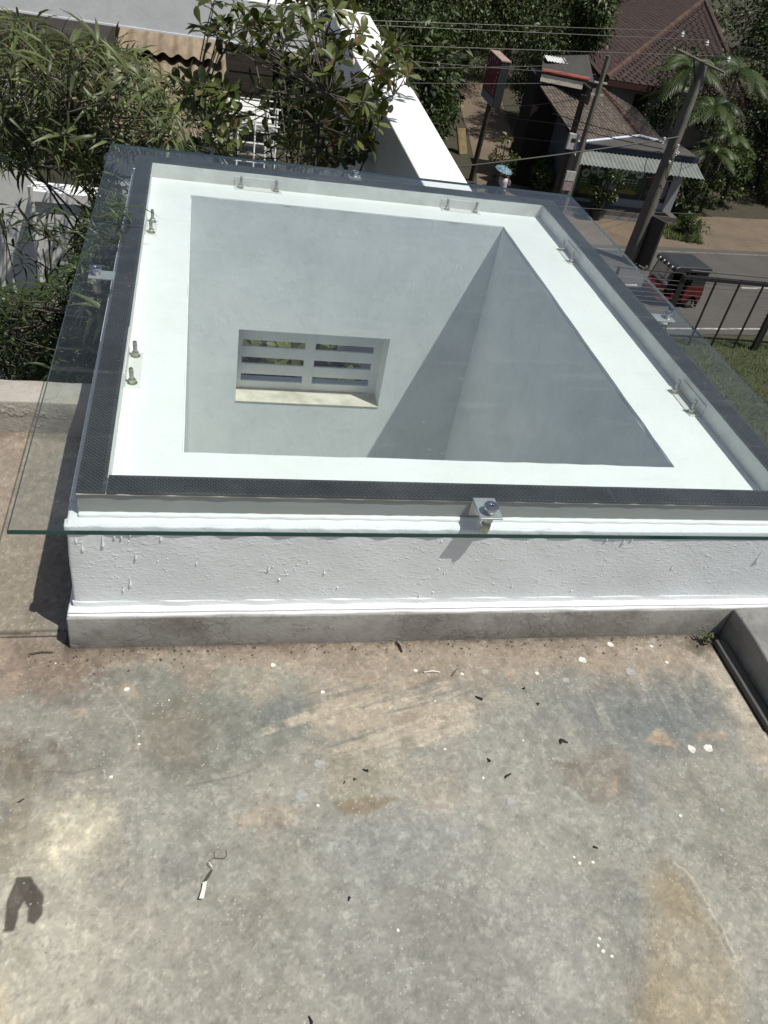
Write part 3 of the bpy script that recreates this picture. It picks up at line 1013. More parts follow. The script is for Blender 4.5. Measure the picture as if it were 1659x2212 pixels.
# a thin uneven film of dust on the upper face
m2 = n.new('ShaderNodeMixShader')
film = ramp(n, l, noise(n, l, texco(n, l), 2.5, 10, .68), [(.35, .012), (.55, .024), (.78, .075)])
vs_ = n.new('ShaderNodeTexVoronoi')
vs_.inputs['Scale'].default_value = 22
l.new(texco(n, l), vs_.inputs['Vector'])
spt = mth(n, l, 'MULTIPLY', ramp(n, l, vs_.outputs['Distance'], [(.05, 0), (.09, .16), (.12, 0)]), ramp(n, l, noise(n, l, texco(n, l), 3.3, 3), [(.48, 0), (.62, 1)]))
smr = mth(n, l, 'MULTIPLY', ramp(n, l, noise(n, l, texco(n, l, (1.2, 9, 1)), 2.2, 6, .6), [(.56, 0), (.75, 1)]), .05)
l.new(mth(n, l, 'ADD', mth(n, l, 'ADD', film, spt), smr), m2.inputs[0])
l.new(m1.outputs[0], m2.inputs[1])
l.new(df.outputs[0], m2.inputs[2])
l.new(m2.outputs[0], n['Material Output'].inputs[0])
M['glass'] = m
m, n, l, p = new_mat('glass_edge')
p.inputs['Base Color'].default_value = (.012, .055, .05, 1)
p.inputs['Roughness'].default_value = .12
l.new(mixc(n, l, noise(n, l, texco(n, l), 6, 3), (.010, .045, .042, 1), (.018, .075, .068, 1)), p.inputs['Base Color'])
M['glass_edge'] = m
m, n, l, p = new_mat('clear_glass_underside')
n.remove(p)
tb = n.new('ShaderNodeBsdfTransparent')
l.new(mixc(n, l, noise(n, l, texco(n, l), 2, 2), (.948, .970, .965, 1), (.952, .975, .970, 1)), tb.inputs[0])
l.new(tb.outputs[0], n['Material Output'].inputs[0])
M['glass_low'] = m
g0, g1, h0, h1 = -.398, 1.952, 1.446, 4.192
zb, zt = ZF + .0112, ZF + .0232
mb = MB()
c = .0012
mb.add([(g0, h0, zb), (g1, h0, zb), (g1, h1, zb), (g0, h1, zb), (g0, h0, zt - c), (g1, h0, zt - c), (g1, h1, zt - c), (g0, h1, zt - c),
        (g0 + c, h0 + c, zt), (g1 - c, h0 + c, zt), (g1 - c, h1 - c, zt), (g0 + c, h1 - c, zt)], [(8, 9, 10, 11)], 0)
k = [(3, 2, 1, 0)]
mb.f += k
mb.mi += [2]
for i in range(4):
    j = (i + 1) % 4
    mb.f += [(i, j, 4 + j, 4 + i), (4 + i, 4 + j, 8 + j, 8 + i)]
    mb.mi += [1, 1]
glass = mb.build('glass_pane', [M['glass'], M['glass_edge'], M['glass_low']], frame)
glass['label'] = 'large clear glass sheet with dark green edges'


def clamp(x, y, ang, lab):
    """point fixing: angle bracket on the outside of the frame, bolt through the glass, cap disc"""
    t = thing('glass_clamp', lab, 'glass clamp', (x, y, 0), ang, 'glass clamps round the skylight frame')
    zl = ZF + .001
    b = MB()
    b.box(-.031, .031, -.024, .062, zl + .003, zl + .0085)
    b.box(-.031, .031, .0565, .062, zl - .050, zl + .003)
    b.build('bracket', M['alu'], t, bevel=.001)
    d = MB().lathe([(.012, zl + .0085), (.012, zl + .0225), (.0172, zl + .0228), (.0200, zl + .0245), (.0203, zl + .0305), (.0185, zl + .0335), (.010, zl + .0345), (.0095, zl + .0338), (.0065, zl + .0338), (.006, zl + .0325)], n=28)
    disc = d.build('cap_disc', M['steel'], t, smooth=False)
    MB().lathe([(.0045, zl + .0318), (.0045, zl + .0329)], n=6).build('hex_socket', M['dark_metal'], disc)
    MB().lathe([(.0085, zl - .045), (.0085, zl + .003)], n=12).build('stud', M['bolt'], t)
    MB().lathe([(.0165, zl - .016), (.0172, zl - .014), (.0172, zl - .002), (.0165, zl + .0)], n=6).build('nut', M['steel'], t)
    MB().lathe([(.004, zl - .066), (.0105, zl - .061), (.0135, zl - .05), (.0135, zl - .03), (.0125, zl - .028)], n=16).build('cap_nut', M['brass'], t, smooth=True)
    MB().lathe([(.003, zl - .02), (.0035, zl - .018)], (-.02, .0562, -.016), 8, M=Matrix.Rotation(math.radians(90), 4, 'X')).build('screw', M['bolt'], t)
    return t


clamp(.763, 1.5475, 0, 'steel glass clamp on the front edge of the skylight nearest the viewer')
clamp(-.337, 2.801, -math.pi / 2, 'steel glass clamp on the left side of the skylight above dark leaves')
clamp(.767, 4.1775 - .030, math.pi, 'steel glass clamp on the far edge of the skylight')
clamp(1.884, 2.803, math.pi / 2, 'steel glass clamp on the right side of the skylight above the road')

# ================================================================== TERRACE EDGES
M['conc'] = plaster_mat('weathered_concrete', (.40, .365, .32, 1), .7, .85, (.20, .165, .13, 1), 45)
rbox('parapet', M['conc'], None, -4.5, -.3185, 2.535, 2.672, -.05, .133, .06, .008, .004, 21, 31)
tag(bpy.data.objects['parapet'], 'low weathered concrete parapet at the far left of the terrace', 'parapet')
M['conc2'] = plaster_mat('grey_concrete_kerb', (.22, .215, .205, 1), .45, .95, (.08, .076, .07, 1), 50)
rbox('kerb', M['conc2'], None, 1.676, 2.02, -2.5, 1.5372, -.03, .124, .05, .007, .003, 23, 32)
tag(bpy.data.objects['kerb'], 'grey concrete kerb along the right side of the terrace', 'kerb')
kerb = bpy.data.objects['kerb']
a, b = onz(1549, 1382, .02), onz(1652, 1574, .02)
pk = rbox('plank', simple('grey_weathered_plank', (.10, .095, .088, 1), (.06, .058, .054, 1), 12, .85, stretch=(8, 1, 8)), None, -.019, .019, b.y, a.y, .004, .022, .1, .002, .001, 14, 33)
pk.location = (1.6535, 0, 0)
tag(pk, 'narrow dark grey plank lying against the right kerb', 'plank')
# the storey below the terrace
M['facade'] = plaster_mat('facade_paint', (.72, .72, .70, 1), .2, .2)
mb = MB()
mb.box(-4.5, 1.648, -2.5, 1.53, -10, -.045)
mb.box(-4.5, -.32, 1.53, 2.665, -10, -.052)
mb.box(1.649, 2.0, -2.5, 1.53, -10, -.034)
mb.box(-.29, 1.84, 1.5305, 4.14, -10, -3.42)
mb.box(-.31, 1.84, 1.5305, 1.87, -3.42, -.04)
tag(mb.build('house', M['facade']), 'white rendered storeys of the house beneath the roof terrace', 'house')
# weed in the corner

weed = thing('weed', 'small green weed in the corner between upstand and kerb', 'weed', (1.60, 1.50, 0))


# ================================================================== GROUND, ROAD, LANE
G = -10.0
SL = .13                                       # the road runs a little askew to the house


def dirt_mat(name, a, b, c, scale=.35):
    m, n, l, p = new_mat(name)
    v = texco(n, l)
    col = mixc(n, l, ramp(n, l, noise(n, l, v, scale, 10, .65), [(.4, 0), (.62, 1)]), a, b)
    col = mixc(n, l, mth(n, l, 'MULTIPLY', ramp(n, l, noise(n, l, v, scale * 9, 8, .7), [(.5, 0), (.7, 1)]), .55), col, c)
    l.new(col, p.inputs['Base Color'])
    p.inputs['Roughness'].default_value = .95
    l.new(bumpn(n, l, noise(n, l, v, 9, 8, .7), .6, .06), p.inputs['Normal'])
    return m


M['earth'] = dirt_mat('leaf_littered_earth', (.045, .036, .022, 1), (.03, .036, .014, 1), (.075, .055, .033, 1))
M['dirt'] = dirt_mat('bare_brown_dirt', (.155, .115, .078, 1), (.12, .09, .062, 1), (.085, .065, .047, 1), .5)
M['asphalt'] = dirt_mat('worn_asphalt', (.080, .072, .064, 1), (.065, .060, .055, 1), (.095, .084, .074, 1), .6)
M['lawn'] = dirt_mat('lawn_soil', (.032, .042, .014, 1), (.045, .05, .02, 1), (.06, .05, .03, 1), .8)
M['road_paint'] = simple('road_paint', (.46, .44, .40, 1), (.20, .19, .18, 1), 4, .8)


def strip(name, x0, x1, ya, yb, z, mt, kind='structure', k=40, jit=.0, sl=SL, label=None, seed=5):
    """a long sheet following the road, ya..yb measured at x = 17.8"""
    q = random.Random(seed)
    V, Fq = [], []
    for i in range(k + 1):
        x = x0 + (x1 - x0) * i / k
        V += [(x, ya + sl * (x - 17.8) + q.uniform(-jit, jit), z), (x, yb + sl * (x - 17.8) + q.uniform(-jit, jit), z)]
    for i in range(k):
        a = 2 * i
        Fq.append((a, a + 2, a + 3, a + 1))
    o = MB().add(V, Fq).build(name, mt)
    return tag(o, label, kind=kind)


q_ = [(-420, -300), (420, -300), (420, 520), (-420, 520)]
tag(MB().add([(x, y, G - .012) for x, y in q_], [(0, 1, 2, 3)]).build('ground', M['earth']), 'brown earth with leaf litter', kind='structure')
strip('lawn', 2.1, 90, 6.0, 24.1, G - .004, M['lawn'], k=60, jit=.12, label='grass verge in front of the road')
strip('dirt_shoulder', -60, 120, 31.6, 36.2, G - .0035, M['dirt'], k=80, jit=.5, label='bare dirt shoulder beyond the road')
strip('road', -150, 200, 24.15, 32.15, G + .002, M['asphalt'], k=160, jit=.10, label='worn grey asphalt road')
ro = bpy.data.objects['road']
M['worn_paint'] = simple('worn_road_paint', (.20, .18, .15, 1), (.10, .09, .08, 1), 4, .9)
for nm, ya, w_ in (('edge_line', 24.62, .11), ('edge_line', 31.72, .10)):
    V, Fq = [], []
    for i in range(121):
        x = -30 + i
        y = ya + SL * (x - 17.8)
        V += [(x, y - w_ / 2, G + .006), (x, y + w_ / 2, G + .006)]
    o = MB().add(V, [(2 * i, 2 * i + 2, 2 * i + 3, 2 * i + 1) for i in range(120)]).build(nm, M['road_paint'] if ya < 30 else M['worn_paint'], ro)
for x in (-1.7, 3.3, 8.3, 13.3, 18.3 - 3.6 + .0, 22.1, 29.2, 36, 43):
    ln = 2.3
    y = 28.2 + SL * (x - 17.8)
    y2 = 28.2 + SL * (x + ln - 17.8)
    MB().add([(x, y - .07, G + .006), (x + ln, y2 - .07, G + .006), (x + ln, y2 + .07, G + .006), (x, y + .07, G + .006)], [(0, 1, 2, 3)]).build('centre_dash', M['road_paint'], ro)
# the lane going back beside the shop
lp = [(11.6, 33.0), (16.2, 33.4), (15.9, 38.6), (17.3, 46.0), (19.4, 56.0), (21, 66), (18, 67), (16.2, 56.0), (15.0, 48.0), (13.5, 40.2)]
tag(MB().add([(x, y, G + .001) for x, y in lp], [tuple(range(len(lp)))]).build('lane', M['dirt']), 'sunlit dirt lane between the shop and the trees', kind='structure')
# driveway apron on the right
dp = [(22.7, 33.2), (30, 34.6), (36, 36), (34, 38.4), (27.5, 37.4), (24.1, 36.8)]
tag(MB().add([(x, y, G + .0008) for x, y in dp], [tuple(range(len(dp)))]).build('dirt_drive', M['dirt']), 'pale dirt drive turning off the road', kind='structure')

# ================================================================== COURTYARD WALLS
tag(MB().box(-14, 1.54, 2.70, 26, -10, -3.4).build('courtyard', dirt_mat('dark_courtyard_soil', (.03, .026, .018, 1), (.02, .022, .012, 1), (.05, .042, .03, 1), 1.2)), 'dark planted courtyard below the terrace', kind='structure')
wx = lambda y: 1.55 + .017 * (y - 5.7)
wx2 = lambda y: 1.915 + .044 * (y - 5.7)
M['bright'] = plaster_mat('white_parapet_paint', (.80, .80, .80, 1), .12, .10, lin(190, 188, 184))
mb = MB()
ys = [4.155 + i * .7 for i in range(13)]
V = []
for y in ys:
    V += [(wx(y), y, 0), (wx2(y), y, -.004), (wx2(y), y, -10), (wx(y), y, -10)]
Fq = []
for i in range(len(ys) - 1):
    a = i * 4
    Fq += [(a, a + 1, a + 5, a + 4), (a + 1, a + 2, a + 6, a + 5), (a + 3, a, a + 4, a + 7), (a + 2, a + 3, a + 7, a + 6)]
Fq += [(3, 2, 1, 0), tuple(len(V) - 4 + i for i in range(4))]
tag(mb.add(V, Fq).build('garden_wall', M['bright'], bevel=.012), 'long white boundary wall with a broad sunlit top', 'wall')
mb = MB().box(-6, 1.66, 12.1, 12.62, -.51, 0)
bo = mb.build('white_beam', M['court'], bevel=.01)
tag(bo, 'wide white concrete beam crossing above the courtyard', 'beam')
MB().box(-6, 1.66, 12.095, 12.115, -.515, -.494).build('drip_edge', M['bright'], bo)
lw = MB().box(-7, -1.425, 7.80, 8.02, -3.4, -.22).build('garden_wall', M['court'], bevel=.01)
tag(lw, 'tall off white wall at the left edge behind the slender leaves', 'wall')
lw2 = thing('garden_wall', 'lower off white wall with a sunlit coping at the left', 'wall', (-1.1, 7.7, -3.4))
MB().box(-1.422 + 1.1, -.762 + 1.1, -.10, .09, 0, 2.30).build('wall', M['court'], lw2)
MB().box(-1.424 + 1.1, -.742 + 1.1, -.13, .10, 2.30, 2.40).build('coping', M['bright'], lw2, bevel=.006)
for x in (-1.40, -.80):
    o = MB().tube([(x, 7.53, -3.4), (x, 7.53, -.95)], .022, 8).build('drain_pipe', M['frame'])
    tag(o, 'pale drain pipe on the %s of the low left wall' % ('left end' if x < -1 else 'right end'), 'pipe')


# ---- corrugated sheet roofs beyond the beam
def corrugated(x0, x1, a, b, pitch, amp, th=.006, n=8):
    """sheet running from a=(y,z) up to b=(y,z), corrugated across x"""
    k = int((x1 - x0) / pitch * n)
    V, Fq = [], []
    for i in range(k + 1):
        x = x0 + (x1 - x0) * i / k
        dz = amp * math.cos(2 * math.pi * (x - x0) / pitch)
        V += [(x, a[0], a[1] + dz), (x, b[0], b[1] + dz), (x, a[0], a[1] + dz - th), (x, b[0], b[1] + dz - th)]
    for i in range(k):
        c = 4 * i
        Fq += [(c, c + 4, c + 5, c + 1), (c + 3, c + 7, c + 6, c + 2), (c + 2, c + 6, c + 4, c), (c + 1, c + 5, c + 7, c + 3)]
    return MB().add(V, Fq)


M['asb'] = simple('beige_fibre_cement', (.30, .235, .155, 1), (.20, .155, .11, 1), 1.6, .9, stretch=(5, 1, 1))
cr = thing('sheet_roof', 'beige corrugated sheet roof in two lapped levels behind the beam', 'roof', (-1.5, 15, -2))
o = corrugated(-1.40, .49, (13.3, -2.16), (18.6, -1.723), .265, .036).build('roof_sheet', M['asb'], smooth=True)
o.parent = cr; o.location = (1.5, -15, 2)
o = corrugated(-1.42, .46, (16.75, -1.73), (20.4, -1.38), .265, .036).build('roof_sheet', M['asb'], smooth=True)
o.parent = cr; o.location = (1.5, -15, 2)
o = MB().box(-1.4, .47, 13.5, 13.6, -3.4, -2.27).build('wall', M['court']); o.parent = cr; o.location = (1.5, -15, 2)
o = MB().box(-1.4, .47, 19.7, 19.8, -3.4, -1.46).build('wall', M['court']); o.parent = cr; o.location = (1.5, -15, 2)
sh = MB().box(.50, 1.60, 20.2, 22.5, -3.4, -1.0).build('dark_backdrop', simple('dark_fill_brown', (.045, .034, .026, 1), (.025, .02, .016, 1), 2, .85, stretch=(1, 1, 8)))  # far wall in shadow, its shade put into the dark brown
tag(sh, 'dark brown shed wall in shade beyond the beam', 'backdrop')
for i in range(12):
    MB().box(.505, 1.595, 20.17 + (i % 2) * .012, 20.2, -3.38 + i * .2, -3.19 + i * .2).build('board', sh.data.materials[0], sh)

sh2 = MB().box(-6, -1.45, 15.2, 18, -3.4, -1.35).build('dark_backdrop', sh.data.materials[0])  # block added to fill this gap with dark
tag(sh2, 'dark added shed behind the slender leaved tree left of the sheet roof', 'backdrop')
for i in range(10):
    MB().box(-6, -1.452, 15.17 + (i % 2) * .012, 15.2, -3.38 + i * .2, -3.19 + i * .2).build('board', sh.data.materials[0], sh2)
p = ony(48, 137, 7.78)
o = MB().box(-.075, .075, -.02, .0, -.035, .035).build('red_plate', simple('red_plate_paint', (.42, .03, .03, 1), (.3, .02, .02, 1), 8, .6), loc=p)
tag(o, 'small red plate on the left wall behind the slender leaves', 'plate')
# ---- white bench and pipe rail seen through the leaves
M['white_metal'] = simple('white_gloss_paint', (.78, .78, .75, 1), (.66, .66, .62, 1), 12, .45)
bt = thing('garden_bench', 'white slatted bench on the lower terrace seen through leaves', 'bench', (1.05, 18.7, -3.4))
for i in range(6):
    MB().box(-.42, .42, -.75 + i * .26, -.75 + i * .26 + .235, .38, .42).build('slat', M['white_metal'], bt)
for sx in (-.38, .38):
    for sy in (-.7, .7):
        MB().box(sx - .03, sx + .03, sy - .03, sy + .03, 0, .38).build('leg', M['white_metal'], bt)
rk = thing('pipe_rack', 'white pipe plant rack below the bench seen through leaves', 'plant rack', (1.06, 16.1, -3.4))
for x in (-.36, -.05, .15, .34):
    MB().tube([(x, -.3, 0), (x + .02, .1, 1.15)], .016, 7).build('post', M['white_metal'], rk)
for x in (.18, .36):
    MB().tube([(x, .55, 0), (x, .6, 1.1)], .014, 7).build('post', M['white_metal'], rk)
for i, zz in enumerate((.25, .55, .85, 1.12)):
    MB().tube([(-.4, -.3 + .38 * zz, zz), (.42, -.3 + .38 * zz, zz)], .016, 7).build('rail', M['white_metal'], rk)
    MB().tube([(-.3, .57, zz + .02), (.38, .57, zz + .02)], .012, 7).build('rail', M['white_metal'], rk)
for zz in (.3, .75):
    MB().box(-.33, .36, .0, .5, zz, zz + .015).build('shelf', simple('grey_shelf', (.25, .25, .24, 1), None, 6, .7), rk)


# ================================================================== PLANTS
def leaf_tpl(ts, hw, droop, fold, curl=0.):
    V, Fq = [], []
    for i, (t, w_) in enumerate(zip(ts, hw)):
        z = -droop * t * t
        x = t * (1 - .25 * droop * t)
        yo = curl * t * t
        V += [(x, yo - w_, z + fold * w_), (x, yo, z), (x, yo + w_, z + fold * w_)]
    for i in range(len(ts) - 1):
        a = 3 * i
        Fq += [(a, a + 3, a + 4, a + 1), (a + 1, a + 4, a + 5, a + 2)]
    return np.array(V), np.array(Fq)


LANCE = [leaf_tpl([0, .1, .3, .55, .8, 1], [.006, .034, .064, .060, .034, .003], d, .45, c_) for d, c_ in ((.35, .0), (.65, .06), (.95, -.07), (.5, .09))]
OBOV = [leaf_tpl([0, .15, .4, .65, .85, 1], [.012, .05, .14, .205, .165, .02], d, .30, c_) for d, c_ in ((.05, .0), (.25, .03), (.45, -.04), (.12, .05))]
LANCE_L = leaf_tpl([0, .35, .75, 1], [.01, .064, .046, .003], .55, .4)
FAR_L = (np.array([(0, 0, 0), (.45, -.21, .06), (1, 0, -.12), (.45, .21, .06)]), np.array([(0, 1, 2, 3)]))
OVATE_L = leaf_tpl([0, .4, 1], [.02, .17, .01], .25, .3)


def frames(xd, up):
    """rotation matrices whose x axis is xd and whose z axis is close to up"""
    x = xd / np.linalg.norm(xd, axis=1, keepdims=True)
    y = np.cross(up, x)
    y /= np.linalg.norm(y, axis=1, keepdims=True) + 1e-9
    z = np.cross(x, y)
    return np.stack([x, y, z], 2)


def scatter(tpl, pos, R, L):
    V0, F0 = tpl
    V = np.einsum('nij,kj->nki', R, V0) * L[:, None, None] + pos[:, None, :]
    F_ = F0[None] + (np.arange(len(pos)) * len(V0))[:, None, None]
    return V.reshape(-1, 3), F_.reshape(-1, F0.shape[1])


def in_poly(poly, k):
    """k random picture points inside a polygon"""
    P = np.array(poly, float)
    lo, hi = P.min(0), P.max(0)
    out = []
    while len(out) < k:
        u, v = lo + rng.random(2) * (hi - lo)
        c = False
        for i in range(len(P)):
            a, b = P[i], P[(i + 1) % len(P)]
            if (a[1] > v) != (b[1] > v) and u < (b[0] - a[0]) * (v - a[1]) / (b[1] - a[1]) + a[0]:
                c = not c
        if c: out.append((u, v))
    return out


def proj_scale(P):
    d = (P - np.array([0, 0, CAM_Z])) @ ROT
    u = CX + FPX * d[:, 0] / -d[:, 2]
    v = CY - FPX * d[:, 1] / -d[:, 2]
    return FPX / -d[:, 2], u, v


def leafy_tree(name, label, cat, base, tips, tpls, lowtpl, mat_leaf, lmin, lmax, per, group=None, spread=(.7, 1.35), limbs=9, trunk_r=.05, twig_r=.006, along=0, nbig=300, top=None, bend=.4):
    tips = np.array(tips, float)
    base = np.array(base, float)
    t = thing(name, label, cat, tuple(base), 0, group)
    # limbs
    top = np.array(top if top is not None else base + (tips.mean(0) - base) * np.array([.5, .5, .45]))
    mb = MB()
    mb.tube([Vector(base * 0), Vector((top - base) * .5 + rng.normal(0, .05, 3)), Vector(top - base)], [trunk_r, trunk_r * .85, trunk_r * .65], 8)
    sel = rng.permutation(len(tips))[:limbs]
    pool = [top]
    for i in sel:
        e = tips[i] - (tips[i] - top) * .12
        st = base + (top - base) * rng.uniform(.25, .6) + np.array([rng.normal(0, .14), rng.normal(0, .14), 0])
        mid = np.array([st[0] * .45 + e[0] * .55, st[1] * .45 + e[1] * .55, st[2] * .25 + e[2] * .75 - .05]) + rng.normal(0, .05, 3)
        pts = [(1 - s) ** 2 * st + 2 * s * (1 - s) * mid + s * s * e for s in np.linspace(0, 1, 8)]
        mb.tube([Vector(p - base) for p in pts], list(np.linspace(trunk_r * .26, twig_r * 1.1, 8)), 6)
        pool += pts[4:]
    mb.build('trunk', M['bark'], t, smooth=True)
    pool = np.array(pool)
    tw = MB()
    pos, xd, up, Ls = [], [], [], []
    for p in tips:
        d = np.linalg.norm(pool - p, axis=1) + rng.random(len(pool)) * .15
        j = d.argmin()
        a = pool[j]
        mid = (a + p) / 2 + np.array([0, 0, -.06 * d[j]]) + rng.normal(0, .03, 3)
        pts = [(1 - s) ** 2 * a + 2 * s * (1 - s) * mid + s * s * p for s in np.linspace(0, 1, 5)]
        tw.tube([Vector(q - base) for q in pts], list(np.linspace(twig_r * 1.2, twig_r * .55, 5)), 5)
        ax = p - a
        ax = ax / (np.linalg.norm(ax) + 1e-6) + np.array([0, 0, .5]) + rng.normal(0, .25, 3)
        ax /= np.linalg.norm(ax)
        e1 = np.cross(ax, [.3, .8, .2]); e1 /= np.linalg.norm(e1)
        e2 = np.cross(ax, e1)
        k = rng.integers(per[0], per[1] + 1)
        for i in range(k):
            th = i * 2.4 + rng.random() * .6
            el = rng.uniform(*spread)
            dr = ax * math.cos(el) + (e1 * math.cos(th) + e2 * math.sin(th)) * math.sin(el)
            back = 0 if i < k - along else rng.random()
            pp = p * (1 - back * .6) + mid * back * .6 - ax * .012 * (i % 4)
            pos.append(pp); xd.append(dr); up.append(ax + np.array([0, 0, .35])); Ls.append(rng.uniform(lmin, lmax))
    tag(tw.build('twigs', M['bark'], t, smooth=True), kind='stuff')
    pos, xd, up, Ls = np.array(pos), np.array(xd), np.array(up), np.array(Ls)
    R = frames(xd, up)
    sc, u, v = proj_scale(pos + xd * Ls[:, None] * .5)
    big = sc * Ls * np.where((u > -30) & (u < 1690) & (v > -30) & (v < 2240), 1, .01)
    order = np.argsort(-big)
    nb = min(nbig, len(order))
    meshes = []
    for V0, F0 in tpls:
        me = bpy.data.meshes.new('leaf')
        me.from_pydata([tuple(x) for x in V0], [], [tuple(int(i) for i in f) for f in F0])
        me.materials.append(mat_leaf)
        me.polygons.foreach_set('use_smooth', [True] * len(F0))
        at = me.attributes.new('tint', 'FLOAT', 'POINT')
        at.data.foreach_set('value', [.0] * len(V0))
        meshes.append(me)
    for c, i in enumerate(order[:nb]):
        Rm = Matrix([[R[i][r][k] * Ls[i] for k in range(3)] + [pos[i][r] - base[r]] for r in range(3)] + [[0, 0, 0, 1]])
        put('leaf', meshes[c % len(meshes)], t, Rm)
    rest = order[nb:]
    if len(rest):
        V, F_ = scatter(lowtpl, pos[rest] - base, R[rest], Ls[rest])
        tint = np.repeat(rng.random(len(rest)), len(lowtpl[0]))
        tag(np_mesh('foliage', V, F_, mat_leaf, t, tint, smooth=True), kind='stuff')
    return t


def tips_from(poly, k, y0, y1, zlim=None):
    out = []
    while len(out) < k:
        u, v = in_poly(poly, 1)[0]
        p = ony(u, v, rng.uniform(y0, y1))
        out.append(tuple(p))
    return out


# slender-leaved tree at the upper left
tA = tips_from([(-60, 20), (60, 25), (150, 70), (250, 85), (325, 190), (395, 235), (400, 285), (330, 325), (235, 330), (215, 350), (120, 350), (60, 370), (-60, 350)], 350, 4.9, 7.4)
tA += tips_from([(130, 330), (235, 330), (215, 470), (190, 520), (205, 420)], 12, 5.0, 6.6)
tA += tips_from([(250, 100), (330, 110), (400, 240), (380, 300), (300, 250)], 22, 5.2, 7.0)
leafy_tree('slender_leaf_tree', 'bushy tree with long slender leaves at the upper left', 'tree', (-.12, 6.4, -3.4), tA, LANCE, LANCE_L, M['leafA'], .07, .21, (7, 10), spread=(.6, 1.5), limbs=9, along=3, twig_r=.0045, top=(-.25, 6.3, -.5))
# dark sprigs in front of the left wall
tS = tips_from([(-20, 430), (40, 440), (75, 470), (120, 440), (150, 505), (120, 560), (60, 575), (-20, 540)], 17, 4.4, 5.6)
leafy_tree('dark_sprig_shrub', 'thin dark twiggy shrub in front of the left wall', 'shrub', (-.95, 4.6, -3.4), tS, LANCE, LANCE_L, M['leafC'], .08, .13, (5, 7), spread=(.7, 1.3), limbs=6, twig_r=.004, trunk_r=.022, top=(-1.05, 4.9, -1.4), nbig=150)
# shrub below the terrace edge, also seen through the overhanging glass
tC = tips_from([(-60, 600), (60, 640), (150, 570), (210, 540), (190, 650), (150, 830), (-60, 830)], 330, 3.3, 4.9)
tC += tips_from([(170, 560), (230, 480), (290, 420), (262, 600), (240, 700), (205, 815), (150, 830)], 170, 3.2, 4.8)
tC += tips_from([(165, 470), (200, 420), (240, 340), (275, 420), (225, 560), (180, 640), (150, 590)], 130, 4.6, 6.2)
leafy_tree('garden_shrub', 'dense green shrub filling the gap below the far left parapet', 'shrub', (-.8, 4.2, -3.4), tC, LANCE, LANCE_L, M['leafC'], .06, .13, (6, 9), spread=(.6, 1.5), limbs=16, twig_r=.003, trunk_r=.03, top=(-.8, 4.2, -1.8), nbig=300)
tC = tips_from([(175, 690), (225, 640), (265, 700), (235, 790), (180, 800)], 10, 3.1, 3.6)
leafy_tree('slender_sapling', 'young sapling with drooping slender leaves under the glass overhang', 'sapling', (-.55, 3.6, -3.4), tC, LANCE, LANCE_L, M['leafA'], .12, .18, (6, 8), spread=(.8, 1.5), limbs=3, twig_r=.003, trunk_r=.012, top=(-.5, 3.5, -.9), nbig=80)
# obovate-leaved tree in the middle
tB = tips_from([(470, 60), (560, 10), (640, -20), (770, -20), (800, 60), (865, 95), (905, 165), (855, 185), (835, 260), (832, 330), (760, 362), (640, 362), (600, 300), (640, 190), (600, 160), (640, 110), (560, 130), (500, 120)], 105, 6.3, 8.8)
tB += tips_from([(415, -10), (520, -10), (560, 60), (520, 110), (430, 60)], 14, 6.4, 7.6)
tB += tips_from([(450, 200), (520, 180), (620, 200), (640, 330), (560, 345), (470, 330)], 22, 6.3, 7.8)
tB += tips_from([(330, 150), (480, 170), (500, 240), (400, 230)], 12, 6.3, 7.6)
tB += tips_from([(850, 95), (905, 160), (880, 185), (840, 170)], 9, 7.2, 8.2)
tB += tips_from([(700, 200), (835, 200), (835, 345), (700, 355)], 26, 6.6, 8.4)
leafy_tree('round_leaf_tree', 'open tree with broad rounded leaves in front of the beam', 'tree', (.95, 7.3, -3.4), tB, OBOV, OBOV[0], M['leafB'], .10, .17, (6, 9), spread=(.75, 1.45), limbs=16, along=2, twig_r=.006, trunk_r=.05, top=(.95, 7.3, -1.5))
tD = tips_from([(380, 215), (500, 225), (500, 335), (400, 330)], 40, 8.5, 11)
tD += tips_from([(600, 250), (830, 250), (830, 370), (600, 350)], 70, 8.5, 11)
leafy_tree('understorey_shrub', 'dark understorey shrub in the shade below the broad leaved tree', 'shrub', (.6, 9.8, -3.4), tD, OBOV, OBOV[0], M['leafC'], .08, .14, (6, 9), limbs=10, twig_r=.004, trunk_r=.03, top=(.6, 9.8, -2.4), nbig=120)
tE = [(rng.uniform(.1, 1.25), rng.uniform(4.7, 6.2), rng.uniform(-2.0, -.95)) for _ in range(60)]
leafy_tree('broad_leaf_plant', 'green plant with broad leaves glimpsed through the vent block', 'plant', (.65, 5.3, -3.4), tE, OBOV, OBOV[0], M['leafB'], .12, .2, (5, 8), limbs=6, twig_r=.004, trunk_r=.02, top=(.65, 5.3, -2.0), nbig=60)
# the corner weed
V, Fq, ti = [], [], []
for i in range(16):
    a = rng.random() * 6.28
    d = np.array([[math.cos(a), math.sin(a), .5]])
    v_, f_ = scatter(OVATE_L, np.array([[rng.normal(0, .012), rng.normal(0, .012), .01 + .03 * rng.random()]]), frames(d, np.array([[0, 0, 1.]])), np.array([rng.uniform(.015, .03)]))
    put_ = np_mesh('leaf', v_, f_, M['leafC'], weed, [rng.random()] * len(v_))
MB().tube([(0, 0, -.01), (.005, -.004, .04)], .002, 5).build('stem', M['bark'], weed)


